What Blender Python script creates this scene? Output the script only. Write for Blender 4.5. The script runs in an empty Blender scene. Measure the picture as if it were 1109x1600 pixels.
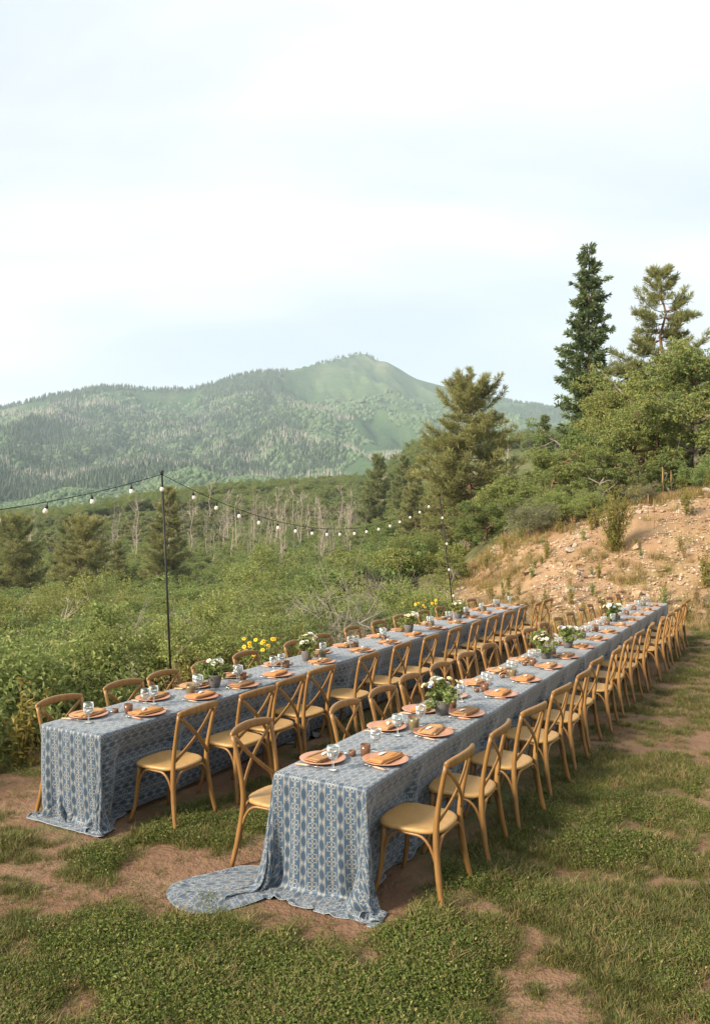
import bpy, math, random
import numpy as np
from mathutils import Vector, Matrix

R = math.radians
sc = bpy.context.scene
COL = sc.collection

# ------------------------------------------------------------------ camera
FPX, CX, HY, HC = 1244.0, 554.5, 815.0, 2.35          # focal length in photo pixels, principal column, horizon row, eye height
cam = bpy.data.cameras.new('camera')
camo = bpy.data.objects.new('camera', cam)
COL.objects.link(camo)
cam.sensor_fit = 'VERTICAL'
cam.sensor_height = 36.0
cam.lens = 36.0 * FPX / 1600.0
cam.clip_end = 30000
cam.clip_start = 0.05
camo.location = (0, 0, HC)
camo.rotation_euler = (R(90) + math.atan((HY - 800) / FPX), 0, 0)
sc.camera = camo
sc.render.resolution_x, sc.render.resolution_y = 709, 1024

# ------------------------------------------------------------------ sky, sun, exposure
SUN_EL, SUN_AZ = R(29), R(238)          # azimuth clockwise from +Y: behind and to the left of the camera
world = bpy.data.worlds.new('World')
sc.world = world
world.use_nodes = True
nt = world.node_tree
nt.nodes.clear()
def N(tree, t, **kw):
    n = tree.nodes.new(t)
    for k, v in kw.items():
        setattr(n, k, v)
    return n
out = N(nt, 'ShaderNodeOutputWorld')
bg = N(nt, 'ShaderNodeBackground')
bg.inputs['Strength'].default_value = 0.1
sky = N(nt, 'ShaderNodeTexSky', sky_type='NISHITA', sun_disc=False)
sky.sun_elevation, sky.sun_rotation = SUN_EL, SUN_AZ
sky.air_density, sky.dust_density = 1.0, 1.5
tc = N(nt, 'ShaderNodeTexCoord')
sep = N(nt, 'ShaderNodeSeparateXYZ')
nt.links.new(tc.outputs['Generated'], sep.inputs[0])
def wm(op, a, b=None):
    m = N(nt, 'ShaderNodeMath', operation=op)
    for i, x in enumerate((a, b)):
        if x is None: continue
        if isinstance(x, (int, float)): m.inputs[i].default_value = x
        else: nt.links.new(x, m.inputs[i])
    return m.outputs[0]
den = wm('ADD', wm('MAXIMUM', sep.outputs[2], 0.0), 0.22)
comb = N(nt, 'ShaderNodeCombineXYZ')
nt.links.new(wm('DIVIDE', sep.outputs[0], den), comb.inputs[0])
nt.links.new(wm('DIVIDE', sep.outputs[1], den), comb.inputs[1])
mp = N(nt, 'ShaderNodeMapping')
mp.inputs['Location'].default_value = (3.1, 0.4, 0)
mp.inputs['Rotation'].default_value = (0, 0, R(-28))
mp.inputs['Scale'].default_value = (0.55, 1.15, 1)
nt.links.new(comb.outputs[0], mp.inputs[0])
nz = N(nt, 'ShaderNodeTexNoise')
nz.inputs['Scale'].default_value = 1.25
nz.inputs['Detail'].default_value = 7
nz.inputs['Roughness'].default_value = 0.52
nz.inputs['Distortion'].default_value = 0.5
nt.links.new(mp.outputs[0], nz.inputs['Vector'])
cov = N(nt, 'ShaderNodeMapRange', interpolation_type='SMOOTHSTEP')
cov.inputs[1].default_value, cov.inputs[2].default_value = 0.30, 0.56
cov.inputs[3].default_value, cov.inputs[4].default_value = 0.80, 1.0
nt.links.new(nz.outputs[0], cov.inputs[0])
nz2 = N(nt, 'ShaderNodeTexNoise')
nz2.inputs['Scale'].default_value = 0.9
nz2.inputs['Detail'].default_value = 5
nt.links.new(mp.outputs[0], nz2.inputs['Vector'])
crmp = N(nt, 'ShaderNodeMix', data_type='RGBA')
crmp.inputs[6].default_value = (3.75, 4.2, 4.5, 1)
crmp.inputs[7].default_value = (5.3, 5.35, 5.35, 1)
cr2 = N(nt, 'ShaderNodeMapRange', interpolation_type='SMOOTHSTEP')
cr2.inputs[1].default_value, cr2.inputs[2].default_value = 0.36, 0.64
nt.links.new(nz2.outputs[0], cr2.inputs[0])
nt.links.new(cr2.outputs[0], crmp.inputs[0])
smix = N(nt, 'ShaderNodeMix', data_type='RGBA')
nt.links.new(cov.outputs[0], smix.inputs[0])
nt.links.new(sky.outputs[0], smix.inputs[6])
nt.links.new(crmp.outputs[2], smix.inputs[7])
nt.links.new(smix.outputs[2], bg.inputs['Color'])
nt.links.new(bg.outputs[0], out.inputs[0])

sun = bpy.data.lights.new('sun', 'SUN')
sun.energy = 4.2
sun.angle = R(12)
sun.color = (1.0, 0.88, 0.70)
suno = bpy.data.objects.new('sun', sun)
COL.objects.link(suno)
sdir = Vector((math.sin(SUN_AZ) * math.cos(SUN_EL), math.cos(SUN_AZ) * math.cos(SUN_EL), math.sin(SUN_EL)))
suno.rotation_euler = sdir.to_track_quat('Z', 'Y').to_euler()

sc.view_settings.view_transform = 'Standard'
sc.view_settings.look = 'None'
sc.view_settings.exposure = 1.1
sc.view_settings.gamma = 1.0
sc.view_settings.use_curve_mapping = False
sc.render.engine = 'CYCLES'
sc.cycles.max_bounces = 6
sc.cycles.diffuse_bounces = 3
sc.cycles.glossy_bounces = 2
sc.cycles.transmission_bounces = 5
sc.cycles.transparent_max_bounces = 12
sc.cycles.volume_bounces = 1
sc.cycles.use_denoising = True

# ------------------------------------------------------------------ helpers
rng = np.random.default_rng(11)

def tag(o, label=None, cat=None, group=None, kind=None):
    if label: o['label'] = label
    if cat: o['category'] = cat
    if group: o['group'] = group
    if kind: o['kind'] = kind
    return o

def link(o, parent=None):
    COL.objects.link(o)
    if parent is not None: o.parent = parent
    return o

def empty(name, loc=(0, 0, 0), rz=0.0):
    o = bpy.data.objects.new(name, None)
    o.empty_display_size = 0.1
    o.location = loc
    o.rotation_euler = (0, 0, rz)
    return link(o)

def mesh_np(name, V, F, mat=None, smooth=False, uv=None, attrs=None, matidx=None):
    """V (n,3); F either an (m,k) array or a list of such arrays with differing k"""
    me = bpy.data.meshes.new(name)
    V = np.asarray(V, dtype=np.float32)
    Fs = [np.asarray(f, dtype=np.int32) for f in (F if isinstance(F, list) else [F])]
    Fs = [f for f in Fs if len(f)]
    loops = np.concatenate([f.ravel() for f in Fs])
    tot = np.concatenate([np.full(len(f), f.shape[1], np.int32) for f in Fs])
    start = np.concatenate([[0], np.cumsum(tot)[:-1]]).astype(np.int32)
    me.vertices.add(len(V)); me.vertices.foreach_set('co', V.ravel())
    me.loops.add(len(loops)); me.loops.foreach_set('vertex_index', loops)
    me.polygons.add(len(tot)); me.polygons.foreach_set('loop_start', start)
    try: me.polygons.foreach_set('loop_total', tot)
    except Exception: pass
    me.polygons.foreach_set('use_smooth', np.full(len(tot), bool(smooth)))
    if matidx is not None: me.polygons.foreach_set('material_index', np.asarray(matidx, np.int32))
    me.update(calc_edges=True)
    if uv is not None:
        l = me.uv_layers.new(name='UVMap')
        l.data.foreach_set('uv', np.asarray(uv, np.float32)[loops].ravel())
    for k, a in (attrs or {}).items():
        at = me.attributes.new(k, 'FLOAT', 'POINT')
        at.data.foreach_set('value', np.asarray(a, np.float32))
    for m in (mat if isinstance(mat, (list, tuple)) else [mat]):
        if m is not None: me.materials.append(m)
    return me

def ob(name, me, parent=None, loc=None):
    o = bpy.data.objects.new(name, me)
    if loc is not None: o.location = loc
    return link(o, parent)

class MB:
    """collects shapes into one mesh"""
    def __init__(s): s.v = []; s.f = []
    def add(s, V, F):
        b = len(s.v)
        s.v.extend([tuple(p) for p in V])
        s.f.extend([tuple(i + b for i in f) for f in F])
        return s
    def box(s, c, d, rz=0.0):
        x, y, z = (k / 2 for k in d)
        P = [(-x, -y, -z), (x, -y, -z), (x, y, -z), (-x, y, -z), (-x, -y, z), (x, -y, z), (x, y, z), (-x, y, z)]
        ca, sa = math.cos(rz), math.sin(rz)
        return s.add([(c[0] + p[0] * ca - p[1] * sa, c[1] + p[0] * sa + p[1] * ca, c[2] + p[2]) for p in P],
                     [(3, 2, 1, 0), (4, 5, 6, 7), (0, 1, 5, 4), (1, 2, 6, 5), (2, 3, 7, 6), (3, 0, 4, 7)])
    def tube(s, path, rad, k=8, flat=None, up=None):
        """rad: number or list; flat: (width, thickness) list for strips, in a frame whose first axis is perpendicular to up"""
        P = [Vector(p) for p in path]
        n = len(P)
        rad = [rad] * n if isinstance(rad, (int, float)) else rad
        rings = []
        ref = None
        for i in range(n):
            t = (P[min(i + 1, n - 1)] - P[max(i - 1, 0)]).normalized()
            if up is not None: ref = Vector(up)
            elif ref is None: ref = Vector((0, 0, 1)) if abs(t.z) < .9 else Vector((1, 0, 0))
            a = t.cross(ref)
            if a.length < 1e-6: a = t.orthogonal()
            a.normalize(); b = a.cross(t).normalized()
            if up is None: ref = b
            ring = []
            for j in range(k):
                th = 2 * math.pi * (j + .5) / k
                if flat is None: ring.append(P[i] + a * (math.cos(th) * rad[i]) + b * (math.sin(th) * rad[i]))
                else:
                    w, h = flat[i] if isinstance(flat[0], (tuple, list)) else flat
                    cx, sx = math.cos(th), math.sin(th)
                    e = .55
                    ring.append(P[i] + a * (math.copysign(abs(cx) ** e, cx) * w) + b * (math.copysign(abs(sx) ** e, sx) * h))
            rings.append(ring)
        V = [p for r in rings for p in r]
        F = [(i * k + j, i * k + (j + 1) % k, (i + 1) * k + (j + 1) % k, (i + 1) * k + j) for i in range(n - 1) for j in range(k)]
        F.append(tuple(range(k - 1, -1, -1))); F.append(tuple((n - 1) * k + j for j in range(k)))
        return s.add(V, F)
    def lathe(s, prof, k=16, c=(0, 0, 0), wob=None):
        n = len(prof)
        V = []
        for (r, z) in prof:
            for j in range(k):
                th = 2 * math.pi * j / k
                rr = r * (1 + (wob * math.cos(th * k / 2) if wob else 0))
                V.append((c[0] + rr * math.cos(th), c[1] + rr * math.sin(th), c[2] + z))
        F = [(i * k + j, i * k + (j + 1) % k, (i + 1) * k + (j + 1) % k, (i + 1) * k + j) for i in range(n - 1) for j in range(k)]
        F.append(tuple(range(k - 1, -1, -1))); F.append(tuple((n - 1) * k + j for j in range(k)))
        return s.add(V, F)
    def mesh(s, name, mat, smooth=True):
        me = bpy.data.meshes.new(name)
        me.from_pydata([tuple(p) for p in s.v], [], s.f)
        me.polygons.foreach_set('use_smooth', np.full(len(me.polygons), smooth))
        for m in (mat if isinstance(mat, (list, tuple)) else [mat]): me.materials.append(m)
        me.update()
        return me
    def build(s, name, mat, parent=None, smooth=True):
        return ob(name, s.mesh(name, mat, smooth), parent)

def children_of(o): return [c for c in bpy.data.objects if c.parent == o]
def copy_tree(o, kids, parent=None):
    """kids: dict object -> list of children (made once)"""
    c = o.copy(); COL.objects.link(c); c.parent = parent
    for ch in kids.get(o, []): copy_tree(ch, kids, c)
    return c
def kid_map(o):
    m = {}
    def go(x):
        m[x] = list(x.children)
        for y in x.children: go(y)
    bpy.context.view_layer.update()
    go(o)
    return m

# ---- value noise
def _h(ix, iy, seed):
    n = (ix.astype(np.int64) * 374761393 + iy.astype(np.int64) * 668265263 + seed * 1274126177) & 0xFFFFFFFF
    n = ((n ^ (n >> 13)) * 1274126177) & 0xFFFFFFFF
    n = (n ^ (n >> 16)) & 0xFFFFFFFF
    return n.astype(np.float64) / 4294967295.0
def vnoise(x, y, seed=0):
    x = np.asarray(x, float); y = np.asarray(y, float)
    ix, iy = np.floor(x), np.floor(y)
    fx, fy = x - ix, y - iy
    fx = fx * fx * (3 - 2 * fx); fy = fy * fy * (3 - 2 * fy)
    a, b = _h(ix, iy, seed), _h(ix + 1, iy, seed)
    c, d = _h(ix, iy + 1, seed), _h(ix + 1, iy + 1, seed)
    return (a + (b - a) * fx) * (1 - fy) + (c + (d - c) * fx) * fy
def fbm(x, y, seed=0, oct=4, gain=.5):
    s, a, t = 0, 1, 0
    for i in range(oct):
        s = s + a * vnoise(x * 2 ** i + 17.3 * i, y * 2 ** i - 9.1 * i, seed + i)
        t += a; a *= gain
    return s / t
def sstep(a, b, x):
    t = np.clip((np.asarray(x, float) - a) / (b - a), 0, 1)
    return t * t * (3 - 2 * t)

# ---- table frame: u along the tables, v across (to the right)
DX, DY = 0.4886, 0.8725
def UV2XY(u, v): return (DX * u + DY * v, DY * u - DX * v)
ROT_T = math.atan2(DY, DX)              # heading of +u

# ------------------------------------------------------------------ terrain height
RIDGE_PX = np.array([-2200, -1400, -700, -300, 0, 40, 80, 160, 230, 300, 330, 365, 400, 440, 480, 530, 556, 574, 588, 604, 622, 650, 700, 760, 840, 900, 1000, 1200, 1700, 2600])
RIDGE_PY = np.array([760, 700, 660, 650, 637, 628, 617, 603, 606, 607, 600, 588, 579, 579, 571, 558, 552, 552, 561, 564, 575, 590, 604, 620, 632, 645, 665, 690, 720, 780])
RIDGE_D = np.interp(RIDGE_PX, [-2200, 0, 300, 420, 570, 760, 1000, 2600], [2300, 2400, 2450, 2500, 3000, 2900, 2700, 2500])
def terrain(X, Y):
    X = np.asarray(X, float); Y = np.asarray(Y, float)
    v = DY * X - DX * Y
    edge = -6.9 + 0.5 * (fbm(X * .35, Y * .35, 5, 2) - .5) * 2
    s = np.maximum(0, edge - v)
    sl = np.minimum(s, 115)
    left = -4.3 * (1 - np.exp(-(sl / 6.0) ** 1.25)) - 6.2 * (1 - np.exp(-sl / 55))
    left = left + (fbm(X / 14, Y / 14, 8, 3) - .5) * 1.6 * sstep(3, 20, s)
    left = left - .06 * sstep(-5.1, -5.7, v)
    tr = sstep(23, 36, Y)
    zh = -12 + 17 * sstep(-14, 14, X - .05 * Y) + .05 * np.maximum(0, X - 16)
    h = left + tr * np.maximum(0, zh - left)
    top = np.interp(X, [2.6, 3.6, 5.1, 6.4, 8.5, 11.6, 20, 60], [0, .25, 1.45, 2.0, 2.6, 3.3, 4.0, 5.0])
    y0 = 19.3 + .5 * np.sin(X * .5) - .02 * X
    ramp = np.clip((Y - y0) / 7.2, 0, 1)
    ramp = ramp * (.55 + .45 * sstep(0, 1, ramp) / np.maximum(ramp, 1e-3)) * sstep(-.02, .12, (Y - y0) / 7.2)
    emb = top * ramp * (1 - sstep(30, 48, Y))
    rough = (fbm(X * .9, Y * .9, 21, 4) - .5) * .42 + (fbm(X * 3.2, Y * 3.2, 22, 3) - .5) * .16
    h = np.where(emb > 1e-3, np.maximum(h, emb + rough * sstep(.02, .35, emb / 2.0)), h)
    # valley floor, then the oak hill
    r = np.hypot(X, Y)
    z2 = np.interp(X, [-600, -250, -130, -72, -34, 27, 120, 300, 700], [0, 0, 5, 13, 17, 21, 22, 22, 20])
    bump = sstep(85, 400, Y) * (1 - .75 * sstep(400, 600, Y))
    h = h + (z2 + 10) * bump + (fbm(X / 60, Y / 60, 31, 3) - .5) * 7 * sstep(120, 300, r)
    # mountain
    ys = np.where(Y > 1, Y, 1)
    px = np.where(Y > .25 * np.abs(X), X / np.maximum(ys, .25 * np.abs(X) + .01), np.sign(X) * 4) * FPX + CX
    e = np.interp(px, RIDGE_PX, (HY - RIDGE_PY) / FPX)
    D = np.interp(px, RIDGE_PX, RIDGE_D)
    cosf = 1 / np.sqrt(1 + ((np.clip(px, -2000, 2500) - CX) / FPX) ** 2)
    zr = HC + e * D * np.maximum(cosf, .3)
    t = np.clip((r - 620) / (D - 620), 0, 1.6)
    f = np.where(t < 1, .12 * t + .88 * t ** 1.9, 1 - .9 * (t - 1))
    spur = (fbm(X / 330 + Y / 1500, Y / 900 - X / 2500, 41, 4) - .5) * 2
    rid = 1 - np.abs(fbm(X / 260 + Y / 1100, Y / 800, 47, 3) - .5) * 4
    zm = 8 + (zr - 8) * f + (spur * 85 + rid * 105) * np.clip(t, 0, 1) * np.clip(1 - t, 0, 1) * 2.2 - gully(X, Y) * 22 * sstep(.1, .4, t) * (1 - sstep(.85, 1, t)) + (fbm(X / 90, Y / 90, 43, 3) - .5) * 16 * sstep(.0, .2, t) * (1 - .6 * sstep(.8, 1, t))
    h = h + (zm - h) * sstep(520, 720, r)
    return h
def T1(x, y): return float(terrain(np.array([x]), np.array([y]))[0])
def grassmask(X, Y):
    """where the lawn grows thick (1) or the red earth shows (0)"""
    g = fbm(X * .8, Y * .8, 61, 4)
    g2 = fbm(X * 2.3, Y * 2.3, 66, 4)
    u_, v_ = DX * X + DY * Y, DY * X - DX * Y
    near = np.exp(-((u_ - 3.9) / .75) ** 2 - ((v_ + 2.7) / 1.0) ** 2)
    g3 = fbm(X * 6.5, Y * 6.5, 68, 3)
    m = sstep(.415, .625, g * .28 + g2 * .44 + g3 * .28 - .05 * near + .03 * sstep(.3, 2.2, X) * sstep(12, 8, Y) - .015 * sstep(6.0, 3.6, Y) + .05 * sstep(-.6, -1.4, X) * sstep(5.2, 4.4, Y) - .12 * sstep(-1.5, -3.0, X) * sstep(5.5, 7, Y))
    return m

# ------------------------------------------------------------------ materials
def mat(name):
    m = bpy.data.materials.new(name)
    m.use_nodes = True
    t = m.node_tree
    b = t.nodes['Principled BSDF']
    return m, t, b
def setc(b, col=None, rough=None, spec=None):
    if col is not None: b.inputs['Base Color'].default_value = (*col, 1)
    if rough is not None: b.inputs['Roughness'].default_value = rough
    if spec is not None: b.inputs['Specular IOR Level'].default_value = spec
def noise(t, scale, detail=4, vec=None, rough=.55, dist=0.0):
    n = N(t, 'ShaderNodeTexNoise')
    n.inputs['Scale'].default_value = scale
    n.inputs['Detail'].default_value = detail
    n.inputs['Roughness'].default_value = rough
    n.inputs['Distortion'].default_value = dist
    if vec is not None: t.links.new(vec, n.inputs['Vector'])
    return n.outputs[0]
def ramp(t, fac, stops):
    r = N(t, 'ShaderNodeValToRGB')
    el = r.color_ramp.elements
    while len(el) < len(stops): el.new(.5)
    for e, (p, c) in zip(el, stops):
        e.position = p
        e.color = (*c, 1) if len(c) == 3 else c
    t.links.new(fac, r.inputs[0])
    return r.outputs[0]
def mixc(t, fac, a, b, blend='MIX'):
    m = N(t, 'ShaderNodeMix', data_type='RGBA', blend_type=blend)
    for i, x in ((0, fac), (6, a), (7, b)):
        if isinstance(x, (int, float)): m.inputs[i].default_value = x
        elif isinstance(x, (tuple, list)): m.inputs[i].default_value = (*x, 1)
        else: t.links.new(x, m.inputs[i])
    return m.outputs[2]
def mth(t, op, a, b=None, c=None, clamp=False):
    m = N(t, 'ShaderNodeMath', operation=op)
    m.use_clamp = clamp
    for i, x in enumerate((a, b, c)):
        if x is None: continue
        if isinstance(x, (int, float)): m.inputs[i].default_value = x
        else: t.links.new(x, m.inputs[i])
    return m.outputs[0]
def attr(t, name):
    a = N(t, 'ShaderNodeAttribute'); a.attribute_name = name
    return a.outputs['Fac']
def objpos(t): return N(t, 'ShaderNodeTexCoord').outputs['Object']
def worldpos(t): return N(t, 'ShaderNodeNewGeometry').outputs['Position']
def bump(t, b, hgt, strength=.3, dist=.02):
    n = N(t, 'ShaderNodeBump')
    n.inputs['Strength'].default_value = strength
    n.inputs['Distance'].default_value = dist
    t.links.new(hgt, n.inputs['Height'])
    t.links.new(n.outputs[0], b.inputs['Normal'])

def simple(name, col, rough=.6, var=.15, scale=8, spec=.3, metal=0.0):
    m, t, b = mat(name)
    setc(b, col, rough, spec)
    b.inputs['Metallic'].default_value = metal
    dk = tuple(c * (1 - var) for c in col); lt = tuple(min(1, c * (1 + var)) for c in col)
    t.links.new(mixc(t, noise(t, scale, 4, objpos(t)), dk, lt), b.inputs['Base Color'])
    return m

def leafmat(name, dark, light, dry=None, trans=.42, rough=.55):
    """leaf colour varies leaf by leaf (attribute tint) and plant by plant"""
    m, t, b = mat(name)
    setc(b, light, rough, .25)
    oi = N(t, 'ShaderNodeObjectInfo').outputs['Random']
    c = mixc(t, attr(t, 'tint'), dark, light)
    c = mixc(t, mth(t, 'MULTIPLY', oi, .55), c, (light[0] * 1.25, light[1] * .98, light[2] * .9))
    wn = noise(t, .22, 2, worldpos(t))
    c = mixc(t, mth(t, 'MULTIPLY', mth(t, 'SUBTRACT', wn, .35, clamp=True), .9), c, (dark[0] * .9, dark[1] * .9, dark[2] * 1.25))
    if dry: c = mixc(t, mth(t, 'GREATER_THAN', attr(t, 'tint'), .965), c, dry)
    t.links.new(c, b.inputs['Base Color'])
    tr = N(t, 'ShaderNodeBsdfTranslucent')
    t.links.new(c, tr.inputs[0])
    ms = N(t, 'ShaderNodeMixShader'); ms.inputs[0].default_value = trans
    t.links.new(b.outputs[0], ms.inputs[1]); t.links.new(tr.outputs[0], ms.inputs[2])
    t.links.new(ms.outputs[0], t.nodes['Material Output'].inputs[0])
    return m

# ground
def gully(X, Y):
    return np.clip(1 - np.abs(fbm(X / 150 + Y / 900, Y / 620 - X / 1500, 57, 4) - .5) * 7, 0, 1)
def ground_mat():
    m, t, b = mat('ground_earth_and_turf')
    setc(b, rough=.95, spec=.1)
    P = worldpos(t)
    n1 = noise(t, 1.1, 6, P); n2 = noise(t, 14, 5, P); n3 = noise(t, 60, 3, P)
    earth = ramp(t, n1, [(.3, (.165, .092, .055)), (.5, (.22, .130, .082)), (.7, (.285, .185, .120))])
    earth = mixc(t, mth(t, 'MULTIPLY', n2, .5), earth, (.13, .075, .045))
    turf = ramp(t, n2, [(.3, (.060, .068, .026)), (.55, (.105, .115, .045)), (.75, (.17, .15, .07))])
    turf = mixc(t, mth(t, 'MULTIPLY', n1, .35), turf, (.19, .14, .075))
    g = mth(t, 'ADD', attr(t, 'grass'), mth(t, 'MULTIPLY', mth(t, 'SUBTRACT', n2, .5), .9), clamp=True)
    c = mixc(t, g, earth, turf)
    bank = ramp(t, n1, [(.3, (.20, .112, .056)), (.5, (.30, .178, .092)), (.72, (.39, .255, .145))])
    bank = mixc(t, mth(t, 'MULTIPLY', mth(t, 'SUBTRACT', n3, .35, clamp=True), 1.2), bank, (.45, .34, .24))
    bank = mixc(t, mth(t, 'MULTIPLY', mth(t, 'SUBTRACT', noise(t, .5, 4, P), .5, clamp=True), 2.2), bank, (.24, .20, .085))
    c = mixc(t, attr(t, 'bank'), c, bank)
    wild = ramp(t, n1, [(.35, (.055, .055, .025)), (.55, (.10, .10, .04)), (.7, (.19, .16, .08))])
    c = mixc(t, attr(t, 'wild'), c, wild)
    t.links.new(c, b.inputs['Base Color'])
    bump(t, b, mth(t, 'ADD', n2, mth(t, 'MULTIPLY', n3, .4)), .7, .05)
    return m
def valley_mat():
    m, t, b = mat('valley_scrub_floor')
    setc(b, rough=.95, spec=.05)
    P = worldpos(t)
    c = ramp(t, noise(t, .045, 6, P), [(.3, (.075, .085, .034)), (.52, (.13, .145, .055)), (.72, (.23, .19, .10))])
    c = mixc(t, mth(t, 'MULTIPLY', noise(t, .6, 4, P), .6), c, (.05, .06, .025))
    t.links.new(c, b.inputs['Base Color'])
    return m
def mountain_mat():
    m, t, b = mat('mountain_meadow')
    setc(b, rough=.95, spec=.05)
    P = worldpos(t)
    c = ramp(t, noise(t, .006, 8, P, .6), [(.32, (.042, .084, .040)), (.48, (.075, .125, .055)), (.6, (.115, .160, .075)), (.75, (.19, .19, .11))])
    c = mixc(t, mth(t, 'MULTIPLY', noise(t, .045, 6, P, .65), .6), c, (.060, .085, .034))
    hi = N(t, 'ShaderNodeSeparateXYZ'); t.links.new(P, hi.inputs[0])
    hz = N(t, 'ShaderNodeMapRange'); hz.inputs[1].default_value, hz.inputs[2].default_value = 330, 600
    t.links.new(hi.outputs[2], hz.inputs[0])
    top = ramp(t, noise(t, .012, 6, P), [(.35, (.085, .125, .06)), (.55, (.145, .165, .085)), (.68, (.24, .20, .135))])
    c = mixc(t, mth(t, 'MULTIPLY', hz.outputs[0], .85), c, top)
    t.links.new(c, b.inputs['Base Color'])
    c2 = mixc(t, mth(t, 'MULTIPLY', attr(t, 'gully'), .85), c, (.035, .068, .030))  # darker growth in the gullies, which also puts relief shade into the colour
    t.links.new(c2, b.inputs['Base Color'])
    bump(t, b, noise(t, .05, 6, P), .8, 8)
    return m

# ------------------------------------------------------------------ ground sheets: one polar sheet cut into ground, valley and mountain
def build_ground():
    th = np.concatenate([np.linspace(-180, -48, 45)[:-1], np.linspace(-48, -30, 40)[:-1], np.linspace(-30, 30, 430)[:-1], np.linspace(30, 48, 40)[:-1], np.linspace(48, 180, 45)])
    th = np.radians(th)
    r = np.concatenate([[.3, .8, 1.5, 2.2], np.geomspace(2.9, 70, 190), np.geomspace(70, 640, 90)[1:], np.geomspace(640, 4300, 130)[1:]])
    i1, i2 = 4 + 190 - 1, 4 + 190 + 89 - 1
    TH, RR = np.meshgrid(th, r, indexing='ij')
    X, Y = RR * np.sin(TH), RR * np.cos(TH)
    Z = terrain(X, Y)
    Z = Z + (fbm(X * 1.3, Y * 1.3, 71, 3) - .5) * .05 * (1 - sstep(14, 18, Y)) * sstep(2.8, 3.2, RR)
    nt_, nr = TH.shape
    def sheet(name, a, b, m, label, attrs=None):
        x, y, z = (k[:, a:b + 1] for k in (X, Y, Z))
        V = np.stack([x, y, z], -1).reshape(-1, 3)
        w = b - a + 1
        idx = np.arange(nt_ * w).reshape(nt_, w)
        F = np.stack([idx[:-1, :-1], idx[1:, :-1], idx[1:, 1:], idx[:-1, 1:]], -1).reshape(-1, 4)[:, ::-1]
        at = attrs(x, y, z) if attrs else None
        o = ob(name, mesh_np(name, V, F, m, True, attrs=at))
        tag(o, label, name, kind='structure')
        return o
    def gattr(x, y, z):
        v = DY * x - DX * y
        y0 = 19.3
        bank = sstep(17.6, 19.6, y + (fbm(x, y, 88, 3) - .5) * 2) * sstep(1.5, 3.5, x + (fbm(x * .6, y * .6, 89, 2) - .5) * 3) * (1 - sstep(27, 31, y))
        wild = np.maximum(sstep(-6.4, -7.6, v), sstep(26.5, 30, y)) * (1 - bank)
        return {'grass': grassmask(x, y).ravel(), 'bank': bank.ravel(), 'wild': wild.ravel()}
    g = sheet('ground', 0, i1, ground_mat(), 'red earth terrace with patchy lawn rising into a stony bank', gattr)
    sheet('valley', i1, i2, valley_mat(), 'scrubby green valley floor and low hill beyond the terrace')
    sheet('mountain', i2, nr - 1, mountain_mat(), 'long green mountain with a rounded grassy peak behind the valley', lambda x, y, z: {'gully': gully(x, y).ravel()})
    return g
GROUND = build_ground()

# the faint further peak
def far_peak():
    xs = np.linspace(-1200, 1500, 60); ys = np.linspace(-700, 700, 24)
    X, Y = np.meshgrid(xs, ys, indexing='ij')
    Z = 1120 * np.exp(-(np.abs(X) / 700) ** 1.5) * np.exp(-(Y / 420) ** 2) + (fbm(X / 120, Y / 160, 91, 4) - .5) * 110
    idx = np.arange(60 * 24).reshape(60, 24)
    F = np.stack([idx[:-1, :-1], idx[1:, :-1], idx[1:, 1:], idx[:-1, 1:]], -1).reshape(-1, 4)
    V = np.stack([X * .65 + 1130, Y * .5 + 3950, Z * .65 - 40], -1).reshape(-1, 3)
    o = ob('mountain', mesh_np('far_mountain', V, F, bpy.data.materials['mountain_meadow'], True))
    tag(o, 'bluish further mountain peak showing past the right shoulder of the main one', 'mountain', kind='structure')
far_peak()

# ------------------------------------------------------------------ vegetation builders
LEAF = {
    'oak': leafmat('oak_leaf', (.098, .145, .042), (.31, .37, .120), (.30, .19, .06)),
    'oak_bright': leafmat('bright_oak_leaf', (.115, .175, .048), (.33, .41, .140), (.46, .40, .17)),
    'sage': leafmat('grey_green_leaf', (.12, .14, .075), (.29, .31, .17), (.42, .35, .20)),
    'pine': leafmat('pine_needle', (.125, .155, .055), (.34, .37, .15), (.38, .29, .12), trans=.4),
    'fir': leafmat('fir_needle', (.075, .12, .048), (.24, .285, .12), None, trans=.3),
    'weed': leafmat('weed_leaf', (.13, .14, .035), (.33, .31, .09), (.40, .30, .13)),
    'dry': leafmat('dry_stalk', (.22, .15, .065), (.42, .33, .16), None, trans=.2),
    'aspen': leafmat('aspen_leaf', (.15, .19, .075), (.34, .37, .17), (.48, .42, .17)),
}
BARK = simple('grey_bark', (.19, .16, .13), .9, .4, 6)
BARK_RED = simple('red_brown_bark', (.17, .095, .062), .9, .4, 5)
DEADWOOD = simple('bleached_deadwood', (.27, .235, .195), .85, .25, 3)
DEADPINK = simple('pinkish_dead_aspen_wood', (.47, .385, .32), .85, .25, 1)

def leaves_at(C, nrm, size, rg, shape=.55, jit=.9):
    """one bent rhombus of two triangles per leaf; C (n,3) centres, nrm (n,3) outward hints"""
    n = len(C)
    d = nrm + rg.normal(size=(n, 3)) * jit
    d /= np.linalg.norm(d, axis=1, keepdims=True) + 1e-9
    a = np.cross(d, rg.normal(size=(n, 3))); a /= np.linalg.norm(a, axis=1, keepdims=True) + 1e-9
    b = np.cross(d, a)
    s = (size * rg.uniform(.6, 1.35, n))[:, None]
    w = s * shape
    bend = d * s * .22
    V = np.stack([C - a * s * .5 - bend, C + b * w * .5, C + a * s * .5 - bend, C - b * w * .5], 1).reshape(-1, 3)
    i = np.arange(n)[:, None] * 4
    F = np.concatenate([i + np.array([[0, 1, 2]]), i + np.array([[0, 2, 3]])])
    return V, F, np.repeat(rg.random(n), 4)

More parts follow.
